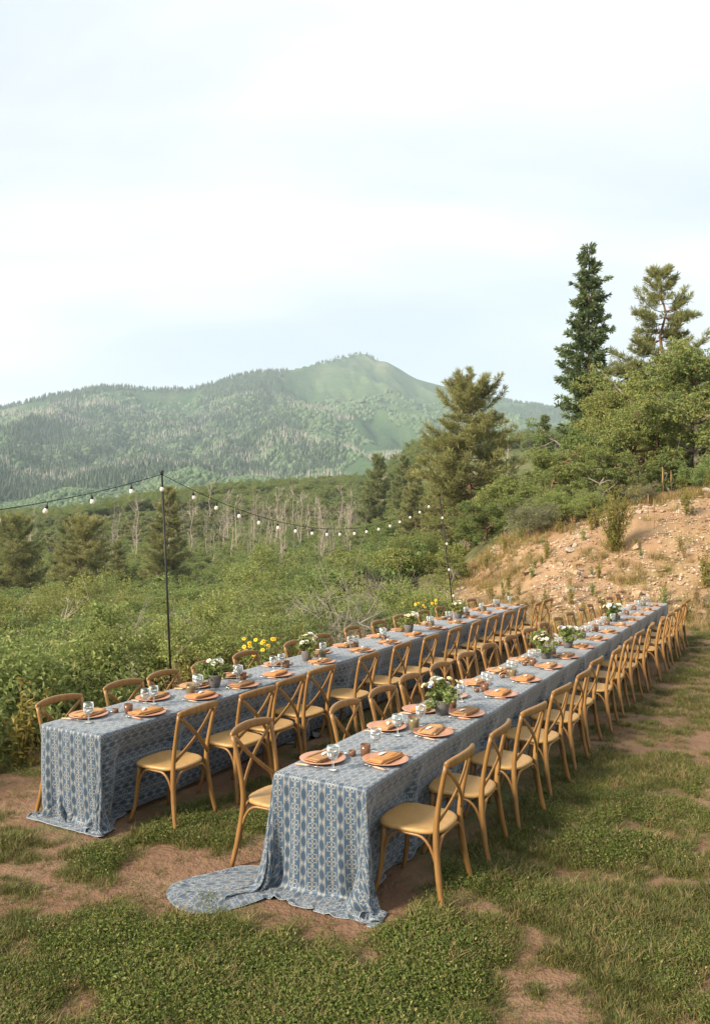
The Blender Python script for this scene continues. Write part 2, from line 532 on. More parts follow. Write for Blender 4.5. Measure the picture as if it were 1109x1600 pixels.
def crown_points(rg, blobs, n, hollow=.55):
    """blobs: list of (centre, radii); leaves sit in small sprays through the outer part of each blob"""
    C, Nn = [], []
    vol = np.array([r[0] * r[1] * r[2] for _, r in blobs]) ** .67
    cnt = np.maximum(6, (vol / vol.sum() * n).astype(int))
    for (c, r), k in zip(blobs, cnt):
        m = max(4, k // 16)
        d = rg.normal(size=(m, 3)); d /= np.linalg.norm(d, axis=1, keepdims=True)
        rad = hollow + (1 - hollow) * rg.random(m) ** .6
        rad *= rg.uniform(.82, 1.15, m)
        P = d * rad[:, None] * np.array(r) + np.array(c)
        sp = min(r) * .26
        j = rg.integers(0, m, k)
        Q = P[j] + rg.normal(size=(k, 3)) * sp * np.array([1, 1, .55])
        C.append(Q); Nn.append(d[j] * .8 + np.array([0, 0, .7]))
    return np.concatenate(C), np.concatenate(Nn)

def limb_tree(rg, base_stems, height, spread, r0, gnarl=.12):
    """woody skeleton as one mesh; returns builder and tip points"""
    mb = MB(); tips = []
    for s in range(base_stems):
        az = 2 * math.pi * (s + rg.random() * .7) / base_stems
        lean = spread * (.25 + .5 * rg.random()) if base_stems > 1 else spread * .08
        p = np.array([math.cos(az), math.sin(az), 0]) * (.06 * spread if base_stems > 1 else 0)
        p[2] = -.25
        path = [p.copy()]; n = 7
        tgt = np.array([math.cos(az) * lean, math.sin(az) * lean, height * (.62 + .25 * rg.random())])
        for i in range(1, n + 1):
            q = p + (tgt - p) * (i / n) ** .9 + rg.normal(size=3) * gnarl * height * .12
            path.append(q)
        rad = [r0 * (1 - .8 * i / n) for i in range(n + 1)]
        mb.tube(path, rad, 6)
        tips.append(path[-1])
        for b in range(5):
            i = rg.integers(2, n)
            a2 = az + rg.normal() * 1.3
            L = height * (.22 + .25 * rg.random())
            st = path[i]; e = st + np.array([math.cos(a2) * L, math.sin(a2) * L, L * (.3 + .6 * rg.random())])
            md = (st + e) / 2 + rg.normal(size=3) * L * .12
            mb.tube([st, md, e], [rad[i] * .6, rad[i] * .4, rad[i] * .18], 5)
            tips.append(e)
            for c in range(2):
                e2 = e + rg.normal(size=3) * L * .35
                mb.tube([md, (md + e2) / 2 + rg.normal(size=3) * L * .06, e2], [rad[i] * .35, rad[i] * .22, rad[i] * .1], 4)
                tips.append(e2)
    return mb, tips

def shrub_proto(seed, w, h, n, leaf, lm, stems=4, twig=None):
    """returns (foliage mesh, branch mesh): many-stemmed bush, w radius, h height"""
    rg = np.random.default_rng(seed)
    mb, tips = limb_tree(rg, stems, h * .9, w, .028 * h ** .7)
    blobs = []
    k = 15
    for i in range(k):
        a = rg.random() * 2 * math.pi; rr = w * math.sqrt(rg.random()) * .8
        z = h * (.22 + .58 * rg.random() * (1 - .45 * (rr / w) ** 2))
        s = w * (.24 + .2 * rg.random())
        blobs.append(((math.cos(a) * rr, math.sin(a) * rr, z), (s, s, s * .78)))
    for t in tips[::2]: blobs.append((tuple(t), (w * .2, w * .2, w * .16)))
    C, Nn = crown_points(rg, blobs, n)
    C[:, 2] = np.maximum(C[:, 2], .03)
    V, F, tint = leaves_at(C, Nn, leaf, rg)
    return (mesh_np('foliage', V, F, lm, attrs={'tint': tint}), mb.mesh('branches', twig or BARK))

def oak_proto(seed, w, h, n, leaf, lm, lean=0.0, bark=None):
    rg = np.random.default_rng(seed)
    mb = MB(); blobs = []
    n0 = 6
    path = [np.array([lean * h * (i / n0) + rg.normal() * .03 * h * (i > 0), rg.normal() * .03 * h * (i > 0), -.4 + (h * .62 + .4) * i / n0]) for i in range(n0 + 1)]
    mb.tube(path, [.034 * h * (1 - .6 * i / n0) for i in range(n0 + 1)], 8)
    for b in range(11):
        i = rg.integers(2, n0 + 1)
        az = 2 * math.pi * b / 11 + rg.normal() * .3
        L = w * (.5 + .45 * rg.random())
        e = path[i] + np.array([math.cos(az) * L, math.sin(az) * L, L * (.15 + .7 * rg.random())])
        md = (path[i] + e) / 2 + rg.normal(size=3) * L * .1
        mb.tube([path[i], md, e], [.016 * h, .010 * h, .004 * h], 5)
        for c in range(3):
            e2 = e + rg.normal(size=3) * L * .3
            mb.tube([md, (md + e2) / 2 + rg.normal(size=3) * .05 * L, e2], [.007 * h, .005 * h, .002 * h], 4)
            s = w * (.17 + .13 * rg.random()); blobs.append((tuple(e2), (s, s, s * .7)))
        s = w * (.22 + .15 * rg.random()); blobs.append((tuple(e), (s * 1.15, s * 1.15, s * .7)))
    for k in range(7):
        a = rg.random() * 6.28; rr = w * .55 * rg.random()
        s = w * (.2 + .12 * rg.random())
        blobs.append(((path[-1][0] + math.cos(a) * rr, path[-1][1] + math.sin(a) * rr, h * (.68 + .27 * rg.random())), (s, s, s * .7)))
    C, Nn = crown_points(rg, blobs, n, .5)
    V, F, tint = leaves_at(C, Nn, leaf, rg)
    return (mesh_np('crown', V, F, lm, attrs={'tint': tint}), mb.mesh('trunk', bark or BARK))

def needle_tufts(P, D, size, rg, k=9, wid=.10):
    """bunches of stiff needles fanning from each point along D"""
    n = len(P)
    d = np.repeat(D, k, 0) + rg.normal(size=(n * k, 3)) * .62
    d /= np.linalg.norm(d, axis=1, keepdims=True)
    b = np.repeat(P, k, 0)
    s = (np.repeat(size, k) * rg.uniform(.7, 1.2, n * k))[:, None]
    a = np.cross(d, rg.normal(size=(n * k, 3))); a /= np.linalg.norm(a, axis=1, keepdims=True) + 1e-9
    V = np.stack([b - a * s * wid * .35, b + d * s * .6 + a * s * wid, b + d * s, b + d * s * .55 - a * s * wid], 1).reshape(-1, 3)
    i = np.arange(n * k)[:, None] * 4
    F = np.concatenate([i + np.array([[0, 1, 2]]), i + np.array([[0, 2, 3]])])
    return V, F, np.repeat(np.clip(np.repeat(rg.random(n), k) * .6 + rg.random(n * k) * .4, 0, .99), 4)

def pine_proto(seed, h, w, whorls, first=.16, tuft=.42, k=9, rad=None, bark=None, taper=1.0, dens=1.0, full=False):
    """open ponderosa-like pine: layered limbs turning up at the tips, each carrying needle bunches"""
    rg = np.random.default_rng(seed)
    mb = MB()
    tr = [np.array([rg.normal() * .008 * h * (i > 0), rg.normal() * .008 * h * (i > 0), -.5 + (h * .98 + .5) * i / 10]) for i in range(11)]
    mb.tube(tr, [.017 * h * (1 - .93 * i / 10) + .01 for i in range(11)], 8)
    P, D, S = [], [], []
    for q in range(whorls):
        t = first + (1 - first) * (q + rg.random() * .6) / whorls
        z = h * t
        c = np.array([np.interp(z, [p[2] for p in tr], [p[0] for p in tr]), np.interp(z, [p[2] for p in tr], [p[1] for p in tr]), z])
        env = (rad(t) if rad else (1 - t) ** .75 * (1 - .35 * math.exp(-((t - first) / .10) ** 2)) + .09) * w
        for b in range(rg.integers(4, 7)):
            az = rg.random() * 2 * math.pi
            L = env * rg.uniform(.55 if not full else .78, 1.18 if not full else 1.06)
            rise = L * rg.uniform(-.08, .26) + (t > .78) * L * .5
            nseg = 5
            path = []
            for s in range(nseg + 1):
                f = s / nseg
                path.append(c + np.array([math.cos(az) * L * f, math.sin(az) * L * f, -L * .10 * math.sin(f * 3.1) + rise * f ** 2]) + rg.normal(size=3) * .02 * L * (s > 0))
            mb.tube(path, [.0042 * h * (1 - t * .6) * (1 - .8 * s / nseg) + .006 for s in range(nseg + 1)], 4)
            m = max(3, int(L / tuft * 3.6 * dens))
            for s in range(m):
                f = .34 + .66 * (s + rg.random()) / m
                i = min(int(f * nseg), nseg - 1); g = f * nseg - i
                p = path[i] * (1 - g) + path[i + 1] * g
                side = np.array([-math.sin(az), math.cos(az), 0]) * rg.normal() * L * .2 * (1.15 - f)
                p = p + side + np.array([0, 0, rg.random() * .10 * L])
                P.append(p); dd = np.array([math.cos(az) * .5, math.sin(az) * .5, .55]) + side / (L + .01)
                D.append(dd / np.linalg.norm(dd)); S.append(tuft * rg.uniform(.7, 1.15))
    for s in range(8):
        P.append(tr[-1] - np.array([0, 0, .12 * s * tuft])); D.append(np.array([0, 0, 1.])); S.append(tuft * .8)
    V, F, tint = needle_tufts(np.array(P), np.array(D), np.array(S), rg, k, .05)
    return (mesh_np('crown', V, F, LEAF['pine'], attrs={'tint': tint}), mb.mesh('trunk', bark or BARK_RED))

def fir_proto(seed, h, w, layers, tuft=.34, k=8):
    rg = np.random.default_rng(seed)
    mb = MB()
    mb.tube([(0, 0, -.5), (.05, 0, h * .3), (.0, .04, h * .65), (.03, 0, h)], [.16, .13, .08, .012], 7)
    P, D, S = [], [], []
    for q in range(layers):
        t = .06 + .94 * q / layers
        env = w * (min(1, .42 + 1.1 * t) * (1 - t) ** .62 * (.72 + .5 * vnoise(np.array([t * 9.0]), np.array([seed * .7]), 3)[0]) + .04)
        for b in range(rg.integers(4, 7)):
            az = rg.random() * 6.283
            L = env * rg.uniform(.45, 1.2)
            up = L * rg.uniform(-.12, .5)
            c = np.array([0, 0, h * t])
            e = c + np.array([math.cos(az) * L, math.sin(az) * L, up])
            mb.tube([c, (c + e) / 2 - np.array([0, 0, .07 * L]), e], [.03 * (1 - t) + .008, .015, .005], 4)
            m = max(3, int(L / tuft * 4.2))
            for s in range(m):
                f = .15 + .85 * (s + rg.random()) / m
                p = c + (e - c) * f + np.array([0, 0, -.28 * L * f * (1 - f)])
                sd = np.array([-math.sin(az), math.cos(az), 0]) * rg.normal() * L * .18 * (1.2 - f)
                P.append(p + sd); dd = np.array([math.cos(az), math.sin(az), .18]) + sd * 1.5
                D.append(dd / np.linalg.norm(dd)); S.append(tuft * rg.uniform(.65, 1.2))
    V, F, tint = needle_tufts(np.array(P), np.array(D), np.array(S), rg, k, .13)
    return (mesh_np('crown', V, F, LEAF['fir'], attrs={'tint': tint}), mb.mesh('trunk', BARK_RED))

def dead_proto(seed, h, m, thick=.012, twigs=16, spread=.25):
    """bare bleached trunk with a few upswept limbs"""
    rg = np.random.default_rng(seed)
    mb = MB()
    path = [np.array([rg.normal() * .005 * h * i, rg.normal() * .005 * h * i, -.4 + (h + .4) * i / 6]) for i in range(7)]
    mb.tube(path, [thick * h * (1 - .85 * i / 6) for i in range(7)], 5)
    tw = MB()
    for b in range(twigs):
        i = rg.integers(2, 6); f = rg.random()
        p = path[i] * (1 - f) + path[i + 1] * f
        az = rg.random() * 6.283; L = h * spread * rg.uniform(.4, 1.1)
        e = p + np.array([math.cos(az) * L * .6, math.sin(az) * L * .6, L * rg.uniform(.2, .9)])
        md = (p + e) / 2 + rg.normal(size=3) * .08 * L
        r = thick * h * .32
        tw.tube([p, md, e], [r, r * .6, r * .25], 4)
        for c in range(3):
            e2 = md + rg.normal(size=3) * L * .3 + np.array([0, 0, L * .22])
            tw.tube([md, e2], [r * .45, r * .15], 3)
    return (mb.mesh('trunk', m), tw.mesh('branches', m))

def tangle_proto(seed, w, h, m):
    """dead shrub: grey tangle of bare branches"""
    rg = np.random.default_rng(seed)
    mb = MB(); tw = MB()
    for s in range(11):
        az = rg.random() * 6.283; p = np.array([math.cos(az), math.sin(az), 0]) * .12 * w; p[2] = -.1
        path = [p]
        d = np.array([math.cos(az) * w * .8 * rg.random(), math.sin(az) * w * .8 * rg.random(), h * rg.uniform(.6, 1.05)])
        for i in range(1, 6): path.append(p + d * i / 5 + rg.normal(size=3) * .05 * h)
        mb.tube(path, [.011 * h * (1 - .8 * i / 5) for i in range(6)], 5)
        for b in range(15):
            i = rg.integers(1, 5); st = path[i]
            e = st + rg.normal(size=3) * np.array([.3, .3, .22]) * w + np.array([0, 0, .12 * h])
            md = (st + e) / 2 + rg.normal(size=3) * .05 * w
            tw.tube([st, md, e], [.0045 * h, .0032 * h, .0012 * h], 4)
            for c in range(5):
                e2 = e + rg.normal(size=3) * .17 * w
                tw.tube([md, e2], [.0022 * h, .0009 * h], 3)
    return (mb.mesh('stems', m), tw.mesh('twigs', m))

def weed_proto(seed, h, w, stalks, leaf, lm, per=26):
    rg = np.random.default_rng(seed)
    mb = MB(); C, Nn = [], []
    for s in range(stalks):
        az = rg.random() * 6.283; lean = w * rg.random(); hh = h * rg.uniform(.55, 1.05)
        pts = [np.array([math.cos(az) * lean * f ** 1.5, math.sin(az) * lean * f ** 1.5, hh * f - .05]) for f in (0, .35, .7, 1)]
        mb.tube(pts, [.006 * h, .005 * h, .003 * h, .0015 * h], 4)
        for i in range(per):
            f = rg.uniform(.08, 1)
            j = min(int(f * 3), 2); p = np.array([math.cos(az) * lean * f ** 1.5, math.sin(az) * lean * f ** 1.5, hh * f])
            C.append(p + rg.normal(size=3) * .07 * h * (1.1 - f)); Nn.append(np.array([rg.normal(), rg.normal(), .5]))
    V, F, tint = leaves_at(np.array(C), np.array(Nn), leaf, rg, .34)
    return (mesh_np('foliage', V, F, lm, attrs={'tint': tint}), mb.mesh('stalks', lm))

def grassclump_proto(seed, n, h, w, lm, wid=.0045):
    rg = np.random.default_rng(seed)
    az = rg.random(n) * 6.283; r = w * np.sqrt(rg.random(n)); hh = h * rg.uniform(.45, 1.1, n)
    b = np.stack([np.cos(az) * r, np.sin(az) * r, np.zeros(n) - .01], 1)
    le = np.stack([np.cos(az + rg.normal(size=n)), np.sin(az + rg.normal(size=n)), np.zeros(n)], 1) * (hh * rg.uniform(.2, .9, n))[:, None]
    t1 = b + le * .35 + np.array([0, 0, 1]) * (hh * .62)[:, None]
    t2 = b + le + np.array([0, 0, 1]) * hh[:, None]
    s = np.stack([-np.sin(az), np.cos(az), np.zeros(n)], 1) * wid
    V = np.stack([b - s, b + s, t1 - s * .8, t1 + s * .8, t2], 1).reshape(-1, 3)
    i = np.arange(n)[:, None] * 5
    F = np.concatenate([i + np.array([[0, 1, 3]]), i + np.array([[0, 3, 2]]), i + np.array([[2, 3, 4]])])
    return mesh_np('grass_clump', V, F, lm, attrs={'tint': np.repeat(rg.random(n), 5)})

def plant(name, protos, loc, rz, s, label, cat, group=None, sz=None):
    """protos: (part meshes) placed under one empty; mesh data is shared"""
    e = empty(name, loc, rz)
    e.scale = (s, s, sz or s)
    for me in protos: ob(me.name.split('.')[0], me, e)
    return tag(e, label, cat, group)

def scatter(name, pts, rotz, scl, idx, sources, label, cat):
    """one 'stuff' object: points carrying instances of the source meshes (geometry nodes)"""
    me = bpy.data.meshes.new(name)
    pts = np.asarray(pts, np.float32)
    me.vertices.add(len(pts)); me.vertices.foreach_set('co', pts.ravel())
    rot = np.zeros((len(pts), 3), np.float32); rot[:, 2] = rotz
    a = me.attributes.new('rot', 'FLOAT_VECTOR', 'POINT'); a.data.foreach_set('vector', rot.ravel())
    s3 = np.asarray(scl, np.float32)
    if s3.ndim == 1: s3 = np.repeat(s3[:, None], 3, 1)
    a = me.attributes.new('scl', 'FLOAT_VECTOR', 'POINT'); a.data.foreach_set('vector', np.ascontiguousarray(s3).ravel())
    a = me.attributes.new('pick', 'INT', 'POINT'); a.data.foreach_set('value', np.asarray(idx, np.int32))
    o = ob(name, me)
    g = bpy.data.node_groups.new(name + '_nodes', 'GeometryNodeTree')
    g.interface.new_socket('Geometry', in_out='INPUT', socket_type='NodeSocketGeometry')
    g.interface.new_socket('Geometry', in_out='OUTPUT', socket_type='NodeSocketGeometry')
    gi, go = g.nodes.new('NodeGroupInput'), g.nodes.new('NodeGroupOutput')
    jn = g.nodes.new('GeometryNodeJoinGeometry')
    def at(nm, dt):
        n = g.nodes.new('GeometryNodeInputNamedAttribute'); n.data_type = dt; n.inputs[0].default_value = nm
        return next(x for x in n.outputs if x.enabled and x.name == 'Attribute')
    for k, src in enumerate(sources):
        oi = g.nodes.new('GeometryNodeObjectInfo'); oi.inputs['Object'].default_value = src; oi.inputs['As Instance'].default_value = True
        ip = g.nodes.new('GeometryNodeInstanceOnPoints')
        cm = g.nodes.new('FunctionNodeCompare'); cm.data_type = 'INT'; cm.operation = 'EQUAL'
        ii = [s for s in cm.inputs if s.type == 'INT']
        ii[1].default_value = k
        g.links.new(at('pick', 'INT'), ii[0])
        g.links.new(gi.outputs[0], ip.inputs['Points'])
        g.links.new(cm.outputs[0], ip.inputs['Selection'])
        g.links.new(oi.outputs['Geometry'], ip.inputs['Instance'])
        g.links.new(at('rot', 'FLOAT_VECTOR'), ip.inputs['Rotation'])
        g.links.new(at('scl', 'FLOAT_VECTOR'), ip.inputs['Scale'])
        g.links.new(ip.outputs[0], jn.inputs[0])
    g.links.new(jn.outputs[0], go.inputs[0])
    md = o.modifiers.new('scatter', 'NODES'); md.node_group = g
    return tag(o, label, cat, kind='stuff')
def source(name, me): return bpy.data.objects.new(name, me)      # never linked: only instanced
def join_meshes(name, a, b):
    """two part meshes as one mesh with two materials, for scattered copies"""
    def get(m):
        v = np.empty(len(m.vertices) * 3, np.float32); m.vertices.foreach_get('co', v)
        li = np.empty(len(m.loops), np.int32); m.loops.foreach_get('vertex_index', li)
        tot = np.empty(len(m.polygons), np.int32); m.polygons.foreach_get('loop_total', tot)
        st = np.concatenate([[0], np.cumsum(tot)[:-1]])
        return v.reshape(-1, 3), li, tot, st
    va, la, ta, sa = get(a); vb, lb, tb, sb = get(b)
    Fs, mi = [], []
    for (l, t_, s_, off, k) in ((la, ta, sa, 0, 0), (lb, tb, sb, len(va), 1)):
        for n in np.unique(t_):
            w = np.where(t_ == n)[0]
            Fs.append(l[s_[w][:, None] + np.arange(n)[None]] + off); mi.append(np.full(len(w), k))
    tint = np.zeros(len(va) + len(vb), np.float32)
    if 'tint' in a.attributes:
        tt = np.empty(len(va), np.float32); a.attributes['tint'].data.foreach_get('value', tt); tint[:len(va)] = tt
    return mesh_np(name, np.concatenate([va, vb]), Fs, [a.materials[0], b.materials[0]], attrs={'tint': tint}, matidx=np.concatenate(mi))

# ------------------------------------------------------------------ mountain forest (far-off wood that reads as one mass)
def merged(name, base, faces, pts, rz, sxy, sz, m, tint=None, label='', cat='forest'):
    base = np.asarray(base, float); n, k = len(pts), len(base)
    ca, sa = np.cos(rz)[:, None], np.sin(rz)[:, None]
    x = (base[None, :, 0] * ca - base[None, :, 1] * sa) * sxy[:, None] + pts[:, 0:1]
    y = (base[None, :, 0] * sa + base[None, :, 1] * ca) * sxy[:, None] + pts[:, 1:2]
    z = base[None, :, 2] * sz[:, None] + pts[:, 2:3]
    V = np.stack([x, y, z], -1).reshape(-1, 3)
    F = (np.asarray(faces)[None] + (np.arange(n) * k)[:, None, None]).reshape(-1, len(faces[0]))
    o = ob(name, mesh_np(name, V, F, m, attrs={'tint': np.repeat(rng.random(n) if tint is None else tint, k)}))
    return tag(o, label, cat, kind='stuff')
def cone_base():
    V, F = [], []
    for (z0, z1, r) in ((.05, .62, .5), (.38, 1.0, .34)):
        b = len(V)
        for j in range(5):
            a = 6.283 * j / 5 + z0 * 3
            V.append((math.cos(a) * r, math.sin(a) * r, z0))
        V.append((0, 0, z1))
        F += [(b + j, b + (j + 1) % 5, b + 5) for j in range(5)]
    return V, F
def blob_base(seed=3):
    rg = np.random.default_rng(seed)
    V = [(0, 0, 1.0)]
    for (z, r) in ((.62, .50), (-.12, .52)):
        for j in range(5):
            a = 6.283 * (j + (z < .5) * .5) / 5
            V.append((math.cos(a) * r * rg.uniform(.75, 1.2), math.sin(a) * r * rg.uniform(.75, 1.2), z * rg.uniform(.85, 1.15)))
    F = [(0, 1 + j, 1 + (j + 1) % 5) for j in range(5)]
    for j in range(5):
        a, b, c, d = 1 + j, 1 + (j + 1) % 5, 6 + j, 6 + (j + 1) % 5
        F += [(a, c, b), (b, c, d)]
    return V, F
def mtn_points(n, seed, r0, r1, p0=-520, p1=1180):
    rg = np.random.default_rng(seed)
    px = rg.uniform(p0, p1, n); r = (r0 ** 1.3 + (r1 ** 1.3 - r0 ** 1.3) * rg.random(n)) ** (1 / 1.3)
    th = np.arctan((px - CX) / FPX)
    return px, r, r * np.sin(th), r * np.cos(th), rg
def mountain_forest():
    cv, cf = cone_base()
    con = leafmat('distant_conifer', (.020, .042, .022), (.048, .078, .036), None, 0)
    asp = leafmat('distant_broadleaf', (.050, .098, .040), (.110, .165, .070), None, 0)
    ded = leafmat('distant_dead_trunk', (.25, .25, .22), (.42, .40, .36), None, 0)
    px, r, X, Y, rg = mtn_points(140000, 5, 760, 3050)
    m = fbm(X / 300, Y / 420, 101, 4)
    D = np.interp(px, RIDGE_PX, RIDGE_D)
    t = (r - 620) / (D - 620)
    lo = np.interp(px, [-60, 150, 330, 430, 500, 560, 700, 760, 960], [.52, .51, .47, .43, .28, .20, .29, .50, .55])
    want = (m < lo) & (t < 1.0)
    ridge = (t > .97) & (t < 1.0) & ((px < 430) | (px > 720) | ((px > 490) & (px < 590) & (rg.random(len(px)) < .5)))
    want = (want & (t > .18)) | ridge
    want &= rg.random(len(px)) < np.where(ridge, .9, .85)
    X, Y = X[want], Y[want]
    n = len(X)
    h = rg.uniform(7, 15, n)
    merged('conifer_forest', cv, cf, np.stack([X, Y, terrain(X, Y) - 1], 1), rg.random(n) * 6.28, h * rg.uniform(.38, .6, n), h, con, None,
           'dark conifer forest covering the mountain flanks')
    print('conifers', n)
    bv, bf = blob_base()
    px, r, X, Y, rg = mtn_points(60000, 6, 560, 2300)
    m = fbm(X / 170, Y / 260, 111, 4)
    t = (r - 620) / (np.interp(px, RIDGE_PX, RIDGE_D) - 620)
    want = (m > .40) & (rg.random(len(px)) < np.clip(1.15 - t * 1.1, .12, 1))
    X, Y, r = X[want], Y[want], r[want]; n = len(X)
    h = rg.uniform(3.5, 8.5, n) * np.clip(r / 1300, .55, 1.2)
    merged('broadleaf_scrub', bv, bf, np.stack([X, Y, terrain(X, Y) - .6], 1), rg.random(n) * 6.28, h * rg.uniform(.95, 1.7, n), h, asp, None,
           'paler green oak scrub spread over the lower mountain slopes')
    print('scrub', n)
    px, r, X, Y, rg = mtn_points(95000, 7, 800, 2300)
    m = fbm(X / 420, Y / 130, 121, 3)
    want = (m > .645) & (px < 720) & (rg.random(len(px)) < .9)
    X, Y = X[want], Y[want]; n = len(X)
    h = rg.uniform(9, 17, n)
    sv = [(-.5, -.5, 0), (.5, -.5, 0), (0, .6, 0), (0, 0, 1)]
    sf = [(0, 1, 3), (1, 2, 3), (2, 0, 3)]
    merged('dead_aspen_stand', sv, sf, np.stack([X, Y, terrain(X, Y) - .5], 1), rg.random(n) * 6.28, rg.uniform(.7, 1.6, n), h, ded, None,
           'pale bands of bare dead aspens across the mountain flank')
    print('dead', n)
mountain_forest()

# ------------------------------------------------------------------ planting
def ray(px, Y): return (px - CX) / FPX * Y
def ztop(py, Y): return HC + (HY - py) / FPX * Y

SHRUBS = [shrub_proto(100 + i, w, h, n, lf, LEAF[k], st) for i, (w, h, n, lf, k, st) in enumerate([
    (1.25, 1.9, 24000, .050, 'oak', 4), (1.05, 1.6, 20000, .047, 'oak_bright', 4), (1.5, 2.3, 28000, .054, 'oak', 5),
    (1.2, 2.1, 24000, .050, 'oak_bright', 4), (.85, 1.1, 11000, .038, 'sage', 5)])]
OAKS = [oak_proto(200 + i, w, h, n, lf, LEAF[k], ln, bk) for i, (w, h, n, lf, k, ln, bk) in enumerate([
    (2.1, 5.0, 15000, .125, 'oak', .06, BARK_RED), (2.4, 5.6, 17000, .13, 'oak_bright', -.08, BARK), (1.8, 4.2, 12000, .12, 'oak', .15, BARK)])]
PINES = [pine_proto(301, 11.0, 3.7, 34, .10, .40, 14, dens=1.25, full=True, rad=lambda t: (math.sin(min(1, (t - .02) / .5) * 1.57) ** .7 * (1 - max(0, t - .42) / .62) ** .55 * (.9 + .12 * math.sin(t * 31)) + .07)), pine_proto(302, 12.0, 3.0, 34, .05, .42, 14, dens=1.7),
         pine_proto(303, 12.5, 5.4, 26, .22, .38, 16, dens=1.6, rad=lambda t: .95 * (1 - t) ** .8 * (.72 + .3 * math.sin(t * 27)) + .07)]
FIR = fir_proto(311, 15.0, 2.5, 58)
FIR2 = fir_proto(312, 7.0, 1.3, 34, .3)
DEADS = [dead_proto(320 + i, 8.0 + i, (DEADWOOD, DEADPINK)[i % 2], .0085, 14, .22) for i in range(4)]
TANGLES = [tangle_proto(340 + i, 1.0, 1.3, (DEADWOOD, BARK)[i % 2]) for i in range(3)]
WEEDS = [weed_proto(350, .8, .3, 14, .06, LEAF['weed']), weed_proto(351, .7, .35, 16, .05, LEAF['dry'], 18), weed_proto(352, .6, .25, 12, .07, LEAF['oak_bright'], 22)]

def put(kind, name, protos, px, py_top, Y, h0, label, cat, group=None, rz=None, base=None, sink=.15):
    """stand a plant of own height h0 at (px, Y) so that its top reaches the height seen at row py_top"""
    X = ray(px, Y); z = T1(X, Y) if base is None else base
    s = (ztop(py_top, Y) - z) / h0
    return plant(name, protos, (X, Y, z - sink), rng.random() * 6.28 if rz is None else rz, s, label, cat, group)

# named trees
put('p', 'pine_tree', PINES[0], 733, 586, 50, 11.2, 'broad ponderosa pine with layered limbs between the oak thicket and the mountain', 'tree', rz=.6)
put('f', 'fir_tree', FIR, 921, 374, 44, 15.0, 'tall narrow fir rising highest above the oak trees', 'tree', rz=1.0)
put('p', 'pine_tree', PINES[2], 1035, 412, 42, 12.6, 'open-crowned pine with bare gaps beside the tall narrow fir', 'tree', rz=2.2)
put('f', 'fir_tree', FIR2, 851, 644, 60, 7.0, 'small pointed fir peeking out beside the tall narrow fir', 'tree')
g = 'pines standing in the valley'
for px, py, Y, lab in ((20, 804, 88, 'dark pine at the tan clearing in the valley'), (107, 800, 105, 'slim pine half hidden behind the bushy valley pine'),
                       (133, 806, 84, 'bushy rounded pine in the valley between clearing and string light pole'),
                       (262, 758, 92, 'tall pointed pine directly behind the first string light pole'),
                       (186, 842, 100, 'short pine left of the pointed pine in the valley'),
                       (588, 708, 130, 'darker slim pine above the dead aspens'), (630, 710, 125, 'wider of two pines above the dead aspens'),
                       (648, 722, 100, 'pine crown crowded against the broad ponderosa'), (690, 745, 62, 'low pine in front of the broad ponderosa')):
    put('p', 'pine_tree', PINES[1 if px not in (133, 20, 690) else 0], px, py, Y, 12.2 if px not in (133, 20, 690) else 11.2, lab, 'tree', g)

# oaks on the right-hand rise: column, row of top, depth, proto
G = 'oak trees above the stony bank'
for i, (px, py, Y, k, lab) in enumerate([
    (1010, 553, 36, 1, 'oak tree with pale crown below the open-crowned pine'), (1085, 520, 34, 0, 'oak tree leaning in at the far right above the bank'),
    (950, 590, 38, 0, 'oak tree in front of the tall fir trunk'), (1000, 610, 31.5, 0, 'oak with red-brown trunk at the top of the stony bank'),
    (1105, 575, 30, 2, 'oak with leaning brown trunk at the bank top'), (905, 650, 36, 1, 'rounded oak between small fir and red-trunked oak'),
    (860, 680, 33, 0, 'spreading oak at the left end of the bank top'), (930, 690, 30, 2, 'small oak with slanting pale trunk over the bank'),
    (790, 720, 36, 1, 'broad light green oak beside the broad ponderosa'), (1060, 640, 33, 0, 'dense oak filling the gap behind the leaning trunk'),
    (820, 750, 30, 2, 'low oak at the foot of the bank beside the second pole'), (760, 770, 33, 0, 'oak thicket crown left of the stony bank'),
    (720, 800, 36, 2, 'oak crown behind the second string light pole'), (985, 560, 44, 1, 'pale oak crown between the fir and the pine'),
    (1140, 540, 40, 1, 'oak crown cut by the right edge above the bank'), (880, 745, 29.5, 0, 'oak hugging the upper edge of the stony bank'),
    (1050, 690, 29.5, 2, 'low oak beside the leaning brown trunk'), (700, 850, 27, 2, 'oak bush at the bank foot behind the yellow weeds'),
    (640, 830, 34, 0, 'oak below the dead aspens next to the second pole'), (580, 850, 36, 1, 'oak below the sagging string of bulbs')]):
    put('o', 'oak_tree', OAKS[k], px, py, Y, (5.2, 5.8, 4.4)[k], lab, 'tree', G)

